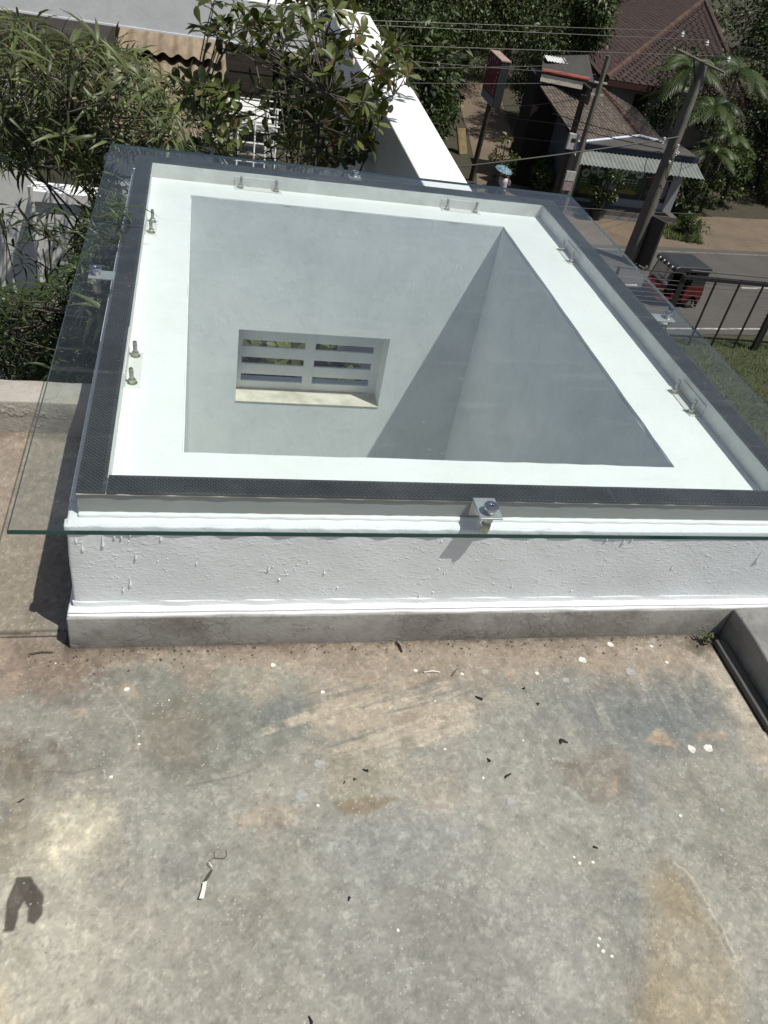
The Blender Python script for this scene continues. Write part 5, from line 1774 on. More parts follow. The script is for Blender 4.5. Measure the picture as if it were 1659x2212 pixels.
def sq_pole(parent, a, b, wa, wb, ang, mt, name='shaft'):
    mb = MB()
    V = []
    for c, w_ in ((a, wa), (b, wb)):
        for j in range(8):
            th = ang + math.pi / 4 * j + math.pi / 8
            r = w_ * .54
            V.append(Vector(c) + Vector((r * math.cos(th) * (1 if j % 2 else 1), r * math.sin(th), 0)))
    # chamfered square
    V = []
    for c, w_ in ((a, wa), (b, wb)):
        h, k = w_ / 2, w_ / 2 * .72
        for x, y in ((h, -k), (h, k), (k, h), (-k, h), (-h, k), (-h, -k), (-k, -h), (k, -h)):
            V.append(Vector(c) + Vector((x * math.cos(ang) - y * math.sin(ang), x * math.sin(ang) + y * math.cos(ang), 0)))
    Fq = [(j, (j + 1) % 8, 8 + (j + 1) % 8, 8 + j) for j in range(8)] + [tuple(reversed(range(8))), tuple(range(8, 16))]
    return mb.add(V, Fq).build(name, mt, parent)


PB = onz(*z6(405, 700), G)
PT = ony(*z4(1175, 468), PB.y)
big = thing('utility_pole', 'tall square concrete utility pole with cross arm beside the road', 'utility pole', PB)
sq_pole(big, (0, 0, 0), PT - PB, .52, .27, .55, M['pole'])
for i in range(9):
    t = .08 + i * .055
    c = (PT - PB) * t
    MB().lathe([(.022, 0), (.022, .012)], Vector(c) + Vector((.52 * .5 * (1 - t * .5) * math.cos(-.6) + .02, .52 * .5 * (1 - t * .5) * math.sin(-.6) - .02, 0)), 8, M=Matrix.Rotation(math.pi / 2, 4, 'X')).build('step_hole', M['dark_metal'], big)
arm_a, arm_b = ony(*z4(955, 378), PB.y - .25), ony(*z4(1320, 560), PB.y - .25)
MB().tube([arm_a - PB, arm_b - PB], .055, 6).build('cross_arm', M['pole'], big)
MB().tube([arm_a.lerp(arm_b, .35) - PB, PT - PB - Vector((0, 0, .9))], .03, 6).build('brace', M['dark_metal'], big)
ins_px = [z4(1000, 262), z4(1190, 330), z4(1355, 455)]
ins = []
for u, v in ins_px:
    p = ony(u, v, PB.y - .25)
    ins.append(p)
    MB().lathe([(.02, -.14), (.05, -.1), (.085, -.06), (.05, -.03), (.075, .01), (.04, .05), (.03, .09)], p - PB, 12).build('insulator', M['porcelain'], big)
    MB().tube([p - PB, (p - PB) - Vector((0, 0, .25))], .012, 5).build('pin', M['dark_metal'], big)
# lower brackets with clusters of spool insulators
for (x, y) in ((860, 1070), (845, 1100), (965, 1125), (955, 1150), (945, 1165), (965, 1180), (950, 1190), (900, 1250)):
    p = ony(*z4(x, y), PB.y - .3)
    MB().lathe([(.03, -.05), (.055, -.03), (.03, 0), (.055, .03), (.03, .05)], p - PB, 10).build('insulator', M['porcelain'], big)
for (x, y, r) in ((775, 1270, .42), (930, 1310, .38)):
    p = ony(*z4(x, y), PB.y - .32)
    pts = [(p - PB) + Vector((r * .8 * math.cos(a), .04 * math.sin(3 * a), r * 1.2 * math.sin(a))) for a in np.linspace(0, 6.28, 22)]
    MB().tube(pts, .014, 5, cap=False).build('cable_coil', M['wire'], big)
# thin concrete pole by the shop corner, and the short dark post next to it
ty = 34.2
tb_, tt_ = ony(*z5(1240, 770), ty), ony(*z4(430, 430), ty)
dz = (tt_ - tb_) / (tt_.z - tb_.z)
tb_ = tb_ + dz * (G - tb_.z)
tp = thing('utility_pole', 'thin pale concrete pole in front of the shop corner', 'utility pole', tb_)
sq_pole(tp, (0, 0, 0), tt_ - tb_, .27, .15, .5, M['pole'])
for k, (x, y, s_) in enumerate(((1260, 620, .42), (1235, 700, .40))):
    p = ony(*z5(x, y), ty - .2)
    MB().box(-s_ / 2, s_ / 2, -.05, .05, -s_ / 2, s_ / 2).build('notice_plate', M['porcelain'] if k == 0 else simple('faded_pink_plate', (.4, .27, .28, 1), (.25, .2, .22, 1), 6, .8), tp, loc=p - tb_)
for zz in (-4.25, -4.7):
    MB().box(-.28, .28, -.04, .04, -.03, .03).build('bracket', M['porcelain'], tp, loc=dz * (zz - G))
sy = 34.6
sb_, st_ = ony(*z3(1470, 1400), sy), ony(*z4(238, 735), sy)
dz2 = (st_ - sb_) / (st_.z - sb_.z)
sb_ = sb_ + dz2 * (G - sb_.z)
spo = thing('timber_post', 'short dark timber service post left of the thin pole', 'post', sb_)
MB().tube([(0, 0, 0), st_ - sb_], [.15, .13], 9).build('shaft', M['wood_pole'], spo)
p = ony(*z5(1280, 305), sy - .22)
mbx = MB().box(-.22, .22, -.08, .08, -.32, .32).build('meter_box', M['porcelain'], spo, loc=p - sb_, bevel=.02)
MB().box(-.10, .10, -.086, -.08, -.02, .14).build('dial_window', M['dark_metal'], mbx)
p = ony(*z5(1345, 310), sy - .1)
MB().box(-.16, .16, -.14, .14, -.03, .03).build('box_lid', M['porcelain'], spo, loc=p - sb_)


def wire(pa, pb, sag, r, mt, lab, k=18):
    pa, pb = Vector(pa), Vector(pb)
    pts = [pa.lerp(pb, t) - Vector((0, 0, sag * 4 * t * (1 - t))) for t in np.linspace(0, 1, k)]
    o = MB().tube(pts, r, 5).build('overhead_wire', mt)
    return tag(o, lab, 'wire', 'overhead wires along the road')


def yline(x): return PB.y - .25 + SL * (x - PB.x)


def far_left(u, v):
    """where the sight line crosses the vertical plane of the pole line"""
    r = _ray(u, v)
    t = (PB.y - .25 - SL * PB.x) / (r[1] - SL * r[0])
    return Vector((0, 0, CAM_Z)) + Vector(r) * t


lab = ['topmost', 'second', 'third']
for i, (q, pin) in enumerate(((z3(0, 168), ins[0]), (z3(40, 205), ins[1]), (z3(280, 362), ins[2]))):
    A = far_left(*q)
    A2 = A + (A - pin) * .8
    wire(A2, pin + Vector((0, 0, .08)), .0, .009, M['wire_alu'], lab[i] + ' overhead wire from the left to the concrete pole cross arm')
for i, (pin, q) in enumerate(((ins[0], z4(1659, 430)), (ins[1], z4(1659, 405)), (ins[2], z4(1659, 515)))):
    B = ony(*q, PB.y + 3.2)
    wire(pin + Vector((0, 0, .08)), pin + (B - pin) * 2.2, .0, .009, M['wire_alu'], lab[i] + ' overhead wire from the concrete pole off to the right')
for i, (q0, q1) in enumerate(((z3(250, 455), z4(330, 575)), (z3(380, 515), z4(0, 505)), (z3(440, 632), z4(60, 640)))):
    A, B = ony(*q0, 33), ony(*q1, 34.2)
    wire(A + (A - B) * .5, B, .05, .011, M['wire'], ['highest', 'middle', 'lowest'][i] + ' of three thin wires running left from the thin pole')
A, B = ony(*z3(700, 1238), 30.2), ony(*z4(975, 1055), PB.y - .2)
wire(A + (A - B) * .9, B, .22, .030, M['wire'], 'thick black cable crossing in front of the lane and shop')
B2 = ony(*z4(0, 880), 33.5)
wire(ony(*z4(0, 875), 33.8), ony(*z4(850, 1105), PB.y - .2), .05, .018, M['wire'], 'upper black cable over the shop roof to the concrete pole')
wire(ony(*z4(40, 950), 33.8), ony(*z4(850, 1150), PB.y - .2), .05, .018, M['wire'], 'lower black cable over the shop roof to the concrete pole')
wire(ony(*z3(1000, 815), 37), ony(*z4(205, 760), 34.6), .1, .012, M['wire'], 'wire from the sign to the short timber post')
wire(ony(*z4(340, 640), ty), ony(*z4(200, 760), 34.6), .05, .012, M['wire'], 'short wire between the thin pole and the timber post')
wire(ony(*z3(960, 880), 38), ony(*z3(1659, 970), 34.6), .06, .011, M['wire'], 'wire over the lane to the timber post')
wire(ony(*z3(860, 1015), 38), ony(*z3(1640, 1110), 34.6), .06, .011, M['wire'], 'lower wire over the lane to the timber post')
wire(ony(*z6(-300, 195), 30.6), ony(*z6(1020, 268), 30.9), .02, .013, M['wire_alu'], 'pale wire low across the shop front')
wire(ony(*z4(390, 690), ty), ony(*z4(1010, 1090), PB.y - .2), .25, .012, M['wire'], 'sagging wire from the thin pole to the concrete pole')

# ---- red box sign
zt_ = -4.5
A, B, Cc = onz(*z3(940, 385), zt_), onz(*z3(1030, 470), zt_), onz(*z3(1080, 475), zt_)
fd = (B - A); fd.z = 0
wid = fd.length
fd.normalize()
nd = Vector((fd.y, -fd.x, 0))                   # normal of the printed face
if nd.x > 0: nd = -nd
dep = .40
print('sign', A, B, Cc, wid)
cen = (A + B) / 2 - nd * dep / 2
sg = thing('box_sign', 'red box sign with pale lettering and white lower band on a leaning pole', 'sign', (cen.x, cen.y, G))
Ms = Matrix.Translation((0, 0, 0)) @ Matrix(((fd.x, nd.x, 0, 0), (fd.y, nd.y, 0, 0), (0, 0, 1, 0), (0, 0, 0, 1)))
hz = 1.85
z0 = zt_ - G - hz
M['sign_red'] = simple('sign_red', (.17, .018, .030, 1), (.13, .015, .025, 1), 2.5, .6)
M['sign_side'] = simple('sign_grey_side', (.022, .027, .027, 1), None, 2, .95)
M['sign_top'] = simple('pale_sign_top', (.34, .25, .21, 1), (.24, .16, .12, 1), 3, .8)  # top sheet, paler and warmer than the sides
M['sign_white'] = simple('sign_white', (.30, .29, .29, 1), (.24, .23, .24, 1), 4, .6)
M['sign_ink'] = simple('sign_grey_ink', (.10, .10, .12, 1), None, 4, .6)
M['sign_pale'] = simple('sign_pale_print', (.50, .34, .35, 1), (.4, .26, .27, 1), 6, .6)
MB().box(-wid / 2, wid / 2, -dep / 2, dep / 2, z0, z0 + hz - .03, M=Ms).build('box', M['sign_side'], sg, bevel=.02)
MB().box(-wid / 2 - .02, wid / 2 + .02, -dep / 2 - .02, dep / 2 + .02, z0 + hz - .03, z0 + hz + .02, M=Ms).build('top_sheet', M['sign_top'], sg)
yf = dep / 2
face = MB().box(-wid / 2 + .03, wid / 2 - .03, yf, yf + .01, z0 + .35, z0 + hz - .06, M=Ms).build('face', M['sign_red'], sg)
band = MB().box(-wid / 2 + .03, wid / 2 - .03, yf, yf + .01, z0 + .02, z0 + .34, M=Ms).build('lower_band', M['sign_white'], sg)
fl_ = -1 if Ms.determinant() < 0 else 1


def stroke(x, z, w_, h_, ang, mt, par, t=.014):
    R_ = Matrix.Rotation(ang, 4, 'Y')
    MB().box(-w_ / 2, w_ / 2, 0, t - .01, -h_ / 2, h_ / 2, M=Ms @ Matrix.Translation((x, yf + .0105, z)) @ R_).build('letter', mt, par)


for k in range(9):                              # the arch of pale letters round the emblem
    a = math.radians(200 - k * 27.5)
    x, z = .40 * wid * math.cos(a), z0 + 1.30 + .42 * math.sin(a)
    stroke(x, z, .07, .15, math.pi / 2 - a + random.uniform(-.2, .2), M['sign_pale'], face)
for k in range(6):                              # a column of letters down one side
    stroke(wid * .36, z0 + 1.15 - k * .13, .09, .07, random.uniform(-.5, .5), M['sign_pale'], face)
MB().add([Ms @ Vector((.20 * wid * math.cos(a) * (1 + .25 * math.sin(3 * a)), yf + .012, z0 + 1.32 + .22 * math.sin(a))) for a in np.linspace(0, 6.1, 18)], [tuple(range(18))]).build('emblem', simple('sign_emblem', (.19, .05, .06, 1), None, 8, .6), face)
for r_ in range(2):
    for k in range(6):
        stroke(-wid * .34 + k * wid * .13, z0 + .62 - r_ * .13, .10, .05, random.uniform(-.4, .4), M['sign_pale'], face)
for r_ in range(2):
    for k in range(7):
        stroke(-wid * .38 + k * wid * .125, z0 + .25 - r_ * .13, .10, .07, random.uniform(-.3, .3), M['sign_ink'], band)
pb0 = onz(*z3(790, 1390), G) - sg.location
MB().tube([Vector((pb0.x, pb0.y, 0)), Vector((0, 0, z0 + .02))], [.13, .11], 10).build('pole', M['wood_pole'], sg)

# ---- black upright board by the pole
ba, bb = onz(*z6(468, 722), G), onz(*z6(572, 782), G)
d = (bb - ba)
top = ony(*z6(605, 280), ba.y)
bs_ = thing('black_board', 'tall black upright signboard right of the concrete pole', 'signboard', (ba + bb) / 2)
ang = math.atan2(d.y, d.x)
L_ = d.length
MB().box(-L_ / 2, L_ / 2, -.06, .06, .1, top.z - G - .03, M=Matrix.Rotation(ang, 4, 'Z')).build('panel', M['dark_metal'], bs_)
MB().box(-L_ / 2 - .02, L_ / 2 + .02, -.08, .08, top.z - G - .03, top.z - G, M=Matrix.Rotation(ang, 4, 'Z')).build('top_cap', M['sign_side'], bs_)
for s_ in (-.35, .35):
    MB().box(s_ * L_ - .03, s_ * L_ + .03, -.05, .05, 0, .1, M=Matrix.Rotation(ang, 4, 'Z')).build('foot', M['dark_metal'], bs_)

# ---- black steel fence with wire strands
fy = lambda x: 23.3 + .02 * (x - 17)
fx0 = ony(*z6(900, 850), 23.3)
FZ = fx0.z + .16
fence = thing('wire_fence', 'black steel fence with horizontal wire strands beside the road', 'fence', (fx0.x, fx0.y, G))
H_ = FZ - G
posts = [0]
for q in (z6(1195, 870), z6(1415, 875), z6(1635, 880), z6(1860, 885), z6(2080, 890), z6(2300, 895)):
    posts.append(ony(*q, 23.3).x - fx0.x)
for i, x in enumerate(posts):
    thick = i in (0,)
    w_ = .09 if thick else .022
    MB().box(x - w_, x + w_, -.03, .03, 0, H_ - .02).build('post', M['dark_metal'], fence)
xk = ony(*z6(1590, 1340), 23.3).x - fx0.x
MB().box(xk - .075, xk + .075, -.10, .04, 0, H_ - .02).build('post', M['dark_metal'], fence)
MB().box(-.05, posts[-1], -.07, .07, H_ - .16, H_ - .04).build('top_rail', M['dark_metal'], fence)
MB().tube([(.12, -.05, H_ - .1), (.12, -.05, H_ + .16), (posts[-1], -.05, H_ + .16)], .028, 8).build('hand_rail', simple('grey_handrail', (.16, .155, .15, 1), None, 4, .35, metal=.5), fence)
MB().tube([(-2.6, 0, H_ + .02), (0, 0, H_ + .02)], .02, 6).build('cable', M['wire_alu'], fence)
for k in range(14):
    z = H_ - .25 - k * .155
    MB().tube([(-2.4, 0, z), (posts[-1], 0, z)], .006, 4).build('wire_strand', M['dark_metal'], fence)
MB().box(-2.45, -2.38, -.03, .03, 0, H_ + .05).build('post', M['dark_metal'], fence)

# ================================================================== THREE-WHEELER
M['tuk_red'] = simple('red_car_paint', (.10, .009, .009, 1), (.07, .007, .007, 1), 3, .35)
M['vinyl'] = simple('black_vinyl', (.024, .025, .026, 1), (.035, .036, .037, 1), 5, .42)
M['seat'] = simple('dark_seat', (.012, .012, .016, 1), None, 5, .6)
M['tyre'] = simple('tyre_rubber', (.012, .012, .012, 1), None, 9, .8)
M['chrome'] = simple('chrome', (.7, .7, .7, 1), None, 5, .12, metal=1.)
m, n, l, p = new_mat('windscreen')
p.inputs['Base Color'].default_value = (.10, .11, .11, 1)
l.new(mixc(n, l, noise(n, l, texco(n, l), 3, 2), (.09, .10, .10, 1), (.13, .14, .14, 1)), p.inputs['Base Color'])
p.inputs['Roughness'].default_value = .05
p.inputs['Alpha'].default_value = .55
M['screen'] = m
wp = onz(*z6(955, 1122), G)
tk = thing('three_wheeler', 'red three wheeled taxi with black canopy driving on the road', 'three wheeler', (wp.x - .62, wp.y + .55, G), math.atan(SL))
tk.location.x -= .12
tk.scale = (.90, 1, 1)


def prof(pts, y0, y1):
    """side profile (x,z) extruded across y"""
    k = len(pts)
    V = [(x, y0, z) for x, z in pts] + [(x, y1, z) for x, z in pts]
    Fq = [tuple(range(k)), tuple(reversed(range(k, 2 * k)))] + [((i + 1) % k, i, k + i, k + (i + 1) % k) for i in range(k)]
    return MB().add(V, Fq)


prof([(-1.05, .27), (1.02, .27), (1.02, .34), (-1.05, .34)], -.56, .56).build('floor_pan', M['tuk_red'], tk, bevel=.02)
arch = [(.62 + .27 * math.cos(a), .24 + .27 * math.sin(a)) for a in np.linspace(math.pi, 0, 9)]
for s_ in (-1, 1):
    ys_ = (-.62, -.50) if s_ < 0 else (.50, .62)
    q = [(.12, .30)] + arch + [(1.06, .30), (1.08, .60), (1.02, .90), (.22, .90), (.12, .62)]
    prof(q, *ys_).build('rear_wing', M['tuk_red'], tk, bevel=.015)
    aq = [(.62 + .30 * math.cos(a), .24 + .30 * math.sin(a)) for a in np.linspace(math.pi, 0, 9)]
    MB().tube([(x, s_ * .625, z) for x, z in aq], .022, 6).build('wheel_arch_trim', M['tuk_red'], tk)
    prof([(.30, .90), (1.02, .90), (1.0, 1.40), (.42, 1.40)], *((-.60, -.57) if s_ < 0 else (.57, .60))).build('side_curtain', M['vinyl'], tk)
    prof([(-.52, .34), (-.30, .34), (-.22, .58), (-.42, .60)], *((-.60, -.54) if s_ < 0 else (.54, .60))).build('side_panel', M['tuk_red'], tk, bevel=.01)
    MB().tube([(-.88, s_ * .56, .80), (-.66, s_ * .57, 1.46)], .022, 6).build('screen_post', M['vinyl'], tk)
    MB().tube([(-.10, s_ * .58, .36), (.0, s_ * .58, 1.45)], .018, 6).build('door_post', M['dark_metal'], tk)
    MB().tube([(-.30, s_ * .60, .44), (-.05, s_ * .60, .42)], .018, 6).build('step_bar', M['chrome'], tk)
    MB().tube([(-.95, s_ * .50, .95), (-1.05, s_ * .66, 1.02)], .010, 5).build('mirror_arm', M['dark_metal'], tk)
    MB().lathe([(.01, -.02), (.07, -.015), (.075, .0), (.05, .02)], (-1.05, s_ * .68, 1.05), 12, M=Matrix.Rotation(math.pi / 2, 4, 'Y')).build('mirror', M['chrome'], tk)
prof([(1.02, .30), (1.10, .34), (1.10, .88), (1.02, .90)], -.52, .52).build('rear_panel', M['tuk_red'], tk, bevel=.02)
prof([(1.00, .90), (1.05, .90), (1.02, 1.42), (.98, 1.42)], -.57, .57).build('rear_curtain', M['vinyl'], tk)
cap = prof([(-.80, 1.44), (1.06, 1.42), (1.10, 1.50), (1.05, 1.60), (.9, 1.64), (-.60, 1.66), (-.78, 1.60)], -.65, .65).build('canopy', M['vinyl'], tk)
cap.modifiers.new('b', 'BEVEL').width = .07
cap.modifiers['b'].segments = 4
for i in range(4):
    MB().lathe([(.02, -.05), (.06, -.04), (.07, .0), (.055, .03), (.02, .045)], (-.80, -.42 + .28 * i, 1.55), 12, M=Matrix.Rotation(math.pi / 2, 4, 'Y')).build('roof_lamp', M['chrome'], tk)
MB().add([(-.90, -.54, .82), (-.90, .54, .82), (-.68, .52, 1.45), (-.68, -.52, 1.45)], [(0, 1, 2, 3)]).build('windscreen', M['screen'], tk)
# nose: tapering cowl
V = []
for x, hw_, za, zb_ in ((-.82, .54, .30, .86), (-1.05, .46, .32, .84), (-1.28, .26, .40, .74), (-1.42, .12, .48, .64)):
    V += [(x, -hw_, za), (x, hw_, za), (x, hw_ * .85, zb_), (x, -hw_ * .85, zb_)]
Fq = [(0, 1, 2, 3)]
for i in range(3):
    a = 4 * i
    Fq += [(a + j, a + (j + 1) % 4, a + 4 + (j + 1) % 4, a + 4 + j) for j in range(4)]
Fq.append((12, 15, 14, 13))
MB().add(V, Fq).build('front_cowl', M['tuk_red'], tk, bevel=.025)
MB().tube([(-.86, -.52, .70), (-1.10, -.42, .68), (-1.30, -.24, .62)], .016, 5).build('cowl_trim', M['chrome'], tk)
for s_ in (-1, 1):
    MB().lathe([(.03, -.05), (.085, -.03), (.09, .0), (.08, .015)], (-1.18, s_ * .33, .66), 14, M=Matrix.Rotation(-math.pi / 2, 4, 'Y')).build('headlight', M['chrome'], tk)
    MB().box(1.10, 1.115, s_ * .44 - .05, s_ * .44 + .05, .62, .76).build('tail_light', M['rust_red'], tk)
prof([(.25, .36), (.85, .36), (.85, .62), (.25, .60)], -.48, .48).build('rear_seat', M['seat'], tk, bevel=.03)
prof([(.80, .62), (.93, .62), (.98, 1.1), (.88, 1.1)], -.48, .48).build('seat_back', M['seat'], tk, bevel=.03)
prof([(-.45, .36), (-.05, .36), (-.05, .62), (-.45, .60)], -.28, .28).build('driver_seat', M['seat'], tk, bevel=.03)
MB().tube([(-.85, 0, .7), (-.70, 0, .98)], .025, 6).build('steering_column', M['dark_metal'], tk)
MB().tube([(-.70, -.30, .96), (-.72, 0, .99), (-.70, .30, .96)], .018, 6).build('handlebar', M['dark_metal'], tk)
Rx = Matrix.Rotation(math.pi / 2, 4, 'X')
for (x, y) in ((.62, -.53), (.62, .53), (-1.12, 0)):
    wh = MB().lathe([(.12, -.05), (.19, -.055), (.205, -.03), (.205, .03), (.19, .055), (.12, .05)], (x, y, .205), 20, M=Rx).build('wheel', M['tyre'], tk)
    MB().lathe([(.02, -.06), (.07, -.058), (.12, -.045), (.12, .045), (.07, .058), (.02, .06)], (x, y, .205), 16, M=Rx).build('rim', M['bolt'], wh)
aq = [(-1.12 + .25 * math.cos(a), .22 + .25 * math.sin(a)) for a in np.linspace(2.9, .4, 8)]
k = len(aq)
MB().add([(x, -.09, z) for x, z in aq] + [(x, .09, z) for x, z in aq], [(i, i + 1, k + i + 1, k + i) for i in range(k - 1)]).build('front_mudguard', M['tuk_red'], tk)
MB().box(1.0, 1.03, -.60, -.46, .06, .28).build('mud_flap', M['tyre'], tk)
MB().box(1.0, 1.03, .46, .60, .06, .28).build('mud_flap', M['tyre'], tk)

# ================================================================== PARKED CAR BENEATH THE PALMS
cp = onz(*z4(760, 850), G + .3)
car = thing('parked_car', 'dark grey parked car half hidden under the palms behind the shop', 'car', (cp.x, cp.y, G), .25)
M['car_grey'] = simple('dark_grey_car_paint', (.05, .055, .06, 1), None, 2, .3)
prof([(-2.0, .3), (2.0, .3), (2.05, .62), (1.9, .82), (1.2, .9), (-1.35, .92), (-2.0, .78)], -.82, .82).build('body', M['car_grey'], car, bevel=.06)
prof([(-1.25, .9), (1.2, .9), (.62, 1.42), (-.85, 1.42)], -.70, .70).build('cabin', M['car_grey'], car, bevel=.05)
MB().add([(1.17, -.62, .93), (1.17, .62, .93), (.66, .56, 1.39), (.66, -.56, 1.39)], [(0, 1, 2, 3)]).build('windscreen', M['screen'], car, loc=(.03, 0, .02))
MB().add([(-1.05, -.715, .95), (.95, -.715, .95), (.55, -.715, 1.34), (-.8, -.715, 1.34)], [(0, 1, 2, 3)]).build('side_window', M['screen'], car)
for x in (-1.25, 1.25):
    for y in (-.76, .76):
        MB().lathe([(.18, -.09), (.30, -.08), (.31, 0), (.30, .08), (.18, .09)], (x, y, .31), 18, M=Rx).build('wheel', M['tyre'], car)

# ================================================================== PEOPLE ON THE LANE
M['skin'] = simple('brown_skin', (.11, .055, .035, 1), None, 5, .6)
M['hair'] = simple('black_hair', (.010, .008, .007, 1), None, 9, .5)
M['white_cloth'] = simple('white_cotton', (.62, .60, .66, 1), (.5, .48, .56, 1), 6, .9)
M['dark_cloth'] = simple('dark_grey_cotton', (.045, .043, .055, 1), (.03, .03, .036, 1), 6, .9)
M['skirt'] = simple('dark_skirt', (.03, .025, .035, 1), None, 6, .9)


def person(name, loc, rz, h, top_m, bot_m, label, arm_up, step):
    t = thing(name, label, 'person', loc, rz)
    s = h / 1.62
    J = {'pelvis': (0, 0, .88), 'waist': (0, 0, 1.02), 'chest': (0, -.01, 1.22), 'neck': (0, 0, 1.38), 'headb': (0, -.015, 1.45), 'head': (0, -.02, 1.53), 'crown': (0, -.01, 1.60),
         'hl': (.09, 0, .84), 'kl': (.10, -.03 - step * .5, .46), 'al': (.10, .02 - step, .08), 'tl': (.11, -.14 - step, .03),
         'hr': (-.09, 0, .84), 'kr': (-.10, -.02 + step * .4, .46), 'ar': (-.10, .04 + step, .09), 'tr': (-.11, -.10 + step, .03),
         'sl': (.17, 0, 1.33), 'el': (.24, -.02, 1.08), 'wl': (.22, -.14, .86),
         'sr': (-.17, 0, 1.33), 'er': (-.26, -.03, 1.08), 'wr': (-.24, -.12, .85)}
    if arm_up:
        J['er'] = (-.22, -.14, 1.10); J['wr'] = (-.12, -.24, 1.30)
    Rd = {'pelvis': .145, 'waist': .125, 'chest': .15, 'neck': .055, 'headb': .07, 'head': .095, 'crown': .075, 'hl': .10, 'kl': .065, 'al': .04, 'tl': .035, 'hr': .10, 'kr': .065, 'ar': .04, 'tr': .035,
          'sl': .068, 'el': .045, 'wl': .03, 'sr': .068, 'er': .045, 'wr': .03}
    E_ = [('pelvis', 'waist'), ('waist', 'chest'), ('chest', 'neck'), ('neck', 'headb'), ('headb', 'head'), ('head', 'crown'), ('pelvis', 'hl'), ('hl', 'kl'), ('kl', 'al'), ('al', 'tl'), ('pelvis', 'hr'), ('hr', 'kr'), ('kr', 'ar'), ('ar', 'tr'),
          ('chest', 'sl'), ('sl', 'el'), ('el', 'wl'), ('chest', 'sr'), ('sr', 'er'), ('er', 'wr')]
    # hands: five short chains each
    for sd, wv in (('l', J['wl']), ('r', J['wr'])):
        el_ = np.array(J['e' + sd]); w0 = np.array(wv)
        d = (w0 - el_) / np.linalg.norm(w0 - el_)
        sdv = np.cross(d, [0, 1, .2]); sdv /= np.linalg.norm(sdv)
        J['p' + sd] = tuple(w0 + d * .06); Rd['p' + sd] = .028
        E_.append(('w' + sd, 'p' + sd))
        for f in range(4):
            b_ = w0 + d * .085 + sdv * (f - 1.5) * .021
            c_ = b_ + d * (.032 + .006 * (f in (1, 2))) + np.array([0, -.012, 0])
            J['f%s%d' % (sd, f)] = tuple(b_); J['g%s%d' % (sd, f)] = tuple(c_)
            Rd['f%s%d' % (sd, f)] = .009; Rd['g%s%d' % (sd, f)] = .008
            E_ += [('p' + sd, 'f%s%d' % (sd, f)), ('f%s%d' % (sd, f), 'g%s%d' % (sd, f))]
        b_ = w0 + d * .045 - sdv * .038
        J['t' + sd + 'h'] = tuple(b_); Rd['t' + sd + 'h'] = .010
        E_.append(('p' + sd, 't' + sd + 'h'))
    names = list(J)
    me = bpy.data.meshes.new('body')
    me.from_pydata([tuple(c * s for c in J[k]) for k in names], [(names.index(a), names.index(b)) for a, b in E_], [])
    o = bpy.data.objects.new('body', me)
    COL.objects.link(o)
    o.parent = t
    sk = o.modifiers.new('skin', 'SKIN')
    sk.use_smooth_shade = True
    for i, k in enumerate(names):
        me.skin_vertices[0].data[i].radius = (Rd[k] * s, Rd[k] * s * .85)
        me.skin_vertices[0].data[i].use_root = (k == 'pelvis')
    ss = o.modifiers.new('sub', 'SUBSURF'); ss.levels = 1; ss.render_levels = 2
    me.materials.append(M['skin'])
    # clothing: shirt with sleeves and a skirt, slightly outside the body
    V, Fq, n_ = [], [], 14
    rings = [(.86, .165, .14), (.98, .15, .125), (1.12, .165, .14), (1.25, .185, .15), (1.34, .17, .12), (1.385, .08, .075)]
    mb = MB()
    for z, a, b in rings:
        V += [(a * math.cos(2 * math.pi * j / n_) * s, b * math.sin(2 * math.pi * j / n_) * s, z * s) for j in range(n_)]
    for i in range(len(rings) - 1):
        Fq += [(i * n_ + j, i * n_ + (j + 1) % n_, (i + 1) * n_ + (j + 1) % n_, (i + 1) * n_ + j) for j in range(n_)]
    mb.add(V, Fq)
    for sd in 'lr':
        a, b = Vector(J['s' + sd]) * s, Vector(J['e' + sd]) * s
        c = b.lerp(Vector(J['w' + sd]) * s, .25)
        mb.tube([a, b, c], [.085 * s, .062 * s, .058 * s], 10, cap=False)
    mb.build('shirt', top_m, t, smooth=True)
    V, Fq = [], []
    rings = [(.22, .23, .20), (.5, .20, .18), (.78, .185, .155), (.93, .155, .13)]
    for z, a, b in rings:
        V += [(a * math.cos(2 * math.pi * j / n_) * s * (1 + .05 * math.sin(5 * j)), b * math.sin(2 * math.pi * j / n_) * s, z * s) for j in range(n_)]
    for i in range(len(rings) - 1):
        Fq += [(i * n_ + j, i * n_ + (j + 1) % n_, (i + 1) * n_ + (j + 1) % n_, (i + 1) * n_ + j) for j in range(n_)]
    MB().add(V, Fq).build('skirt', bot_m, t, smooth=True)
    # hair cap with a tied knot, face features
    hr = MB().lathe([(.098, -.03), (.108, .02), (.100, .065), (.07, .10), (.02, .115)], (0, .012, 1.525), 16)
    hr.lathe([(.015, -.05), (.045, -.03), (.05, .0), (.035, .035), (.01, .045)], (0, .115, 1.50), 10)
    hr.v = [tuple(c * s for c in q) for q in hr.v]
    hr.build('hair', M['hair'], t, smooth=True)
    fc = MB().lathe([(.004, -.02), (.012, -.012), (.008, .02), (.003, .03)], (0, -.112, 1.505), 8)
    for sx in (-.034, .034):
        fc.lathe([(.004, -.008), (.011, 0), (.004, .008)], (sx, -.103, 1.53), 8)
        fc.lathe([(.006, -.025), (.014, 0), (.006, .028)], (sx * 2.85, -.01, 1.51), 8)
    fc.box(-.022, .022, -.108, -.100, 1.465, 1.474)
    fc.v = [tuple(c * s for c in q) for q in fc.v]
    fc.build('face', M['skin'], t, smooth=True)
    return t


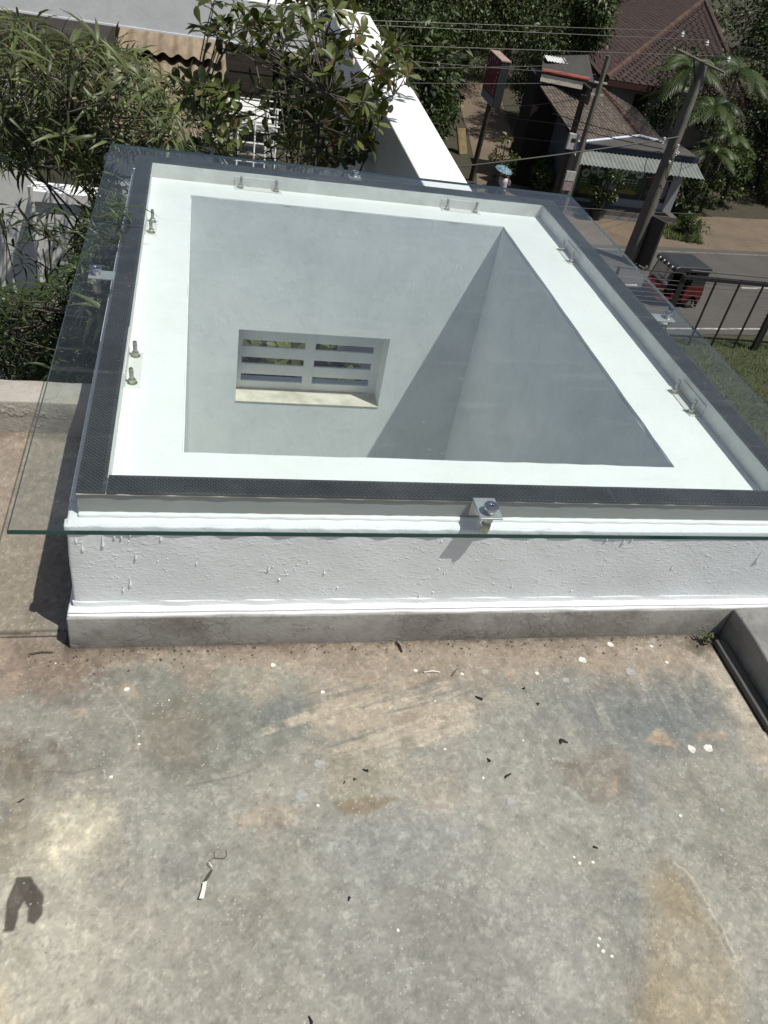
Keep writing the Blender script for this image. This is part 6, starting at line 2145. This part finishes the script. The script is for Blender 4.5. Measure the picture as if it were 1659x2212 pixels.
hp = onz(1093.5, 377, G + 1.50)
person('person', (hp.x, hp.y, G), 2.6, 1.58, M['white_cloth'], M['dark_cloth'], 'person in a white shirt walking up the lane under a blue umbrella', True, .12)
hp2 = onz(1068, 383, G + 1.45)
person('person', (hp2.x, hp2.y, G), 2.9, 1.55, M['dark_cloth'], M['skirt'], 'person in dark clothes half hidden behind the sapling on the lane', False, .08)
um = thing('umbrella', 'blue patterned open umbrella held over the person in white', 'umbrella', onz(1088.7, 366, G + 1.86))
m, n, l, p = new_mat('blue_umbrella_cloth')
col = ramp(n, l, noise(n, l, texco(n, l), 9, 3), [(.38, (.03, .08, .13, 1)), (.5, (.08, .16, .21, 1)), (.62, (.22, .30, .33, 1))])
l.new(col, p.inputs['Base Color'])
p.inputs['Roughness'].default_value = .7
ub = MB()
V, Fq, k = [(0, 0, .16)], [], 16
for r_, z in ((.18, .135), (.34, .07), (.47, -.03)):
    for j in range(k):
        sc_ = 1 - (.05 * r_ / .47 if j % 2 else 0)
        V.append((r_ * sc_ * math.cos(2 * math.pi * j / k), r_ * sc_ * math.sin(2 * math.pi * j / k), z - (.012 if j % 2 else 0)))
Fq += [(0, 1 + j, 1 + (j + 1) % k) for j in range(k)]
for i in range(2):
    Fq += [(1 + i * k + j, 1 + (i + 1) * k + j, 1 + (i + 1) * k + (j + 1) % k, 1 + i * k + (j + 1) % k) for j in range(k)]
ub.add(V, Fq).build('canopy', m, um)
MB().tube([(0, 0, .2), (0, 0, -.62)], .008, 6).build('shaft', M['chrome'], um)
for j in range(8):
    a = 2 * math.pi * j / 8
    MB().tube([(0, 0, .14), (.34 * math.cos(a), .34 * math.sin(a), .06), (.465 * math.cos(a), .465 * math.sin(a), -.035)], .003, 4).build('rib', M['chrome'], um)
um.rotation_euler = (.12, .18, 0)
um.scale = (.86, .86, .86)

# ================================================================== ODDS AND ENDS BESIDE THE LANE
p = onz(*z5(300, 420), G)
yb = thing('leaning_board', 'yellowish broken board leaning among bushes left of the lane', 'board', p, .5)
MB().box(-.28, .28, -.02, .02, 0, 1.25, M=Matrix.Rotation(-.45, 4, 'X')).build('board', simple('yellow_plywood', (.22, .17, .08, 1), (.13, .10, .05, 1), 3, .9), yb)
MB().box(-.34, -.26, -.05, .03, 0, 1.35, M=Matrix.Rotation(-.45, 4, 'X')).build('batten', simple('brown_batten', (.13, .08, .05, 1), None, 4, .85), yb)
p = onz(*z3(480, 772), G + .4)
wb = tag(MB().box(-.2, .2, -.02, .02, -.16, .16).build('white_plate', M['porcelain'], loc=p), 'small white plate in the dark undergrowth right of the white wall', 'plate')
MB().tube([(0, .03, -.4), (0, .03, .1)], .02, 6).build('stake', M['wood_pole'], wb)
p = onz(*z3(600, 860), G)
tr_ = thing('bent_frame', 'bent white metal frame standing in the dark undergrowth', 'frame', p)
MB().tube([(-.25, 0, 0), (.2, .02, .05), (.3, .05, .9)], .035, 6).build('tube', M['porcelain'], tr_)
MB().box(.02, .38, .03, .06, .35, .95).build('panel', M['zinc'], tr_)
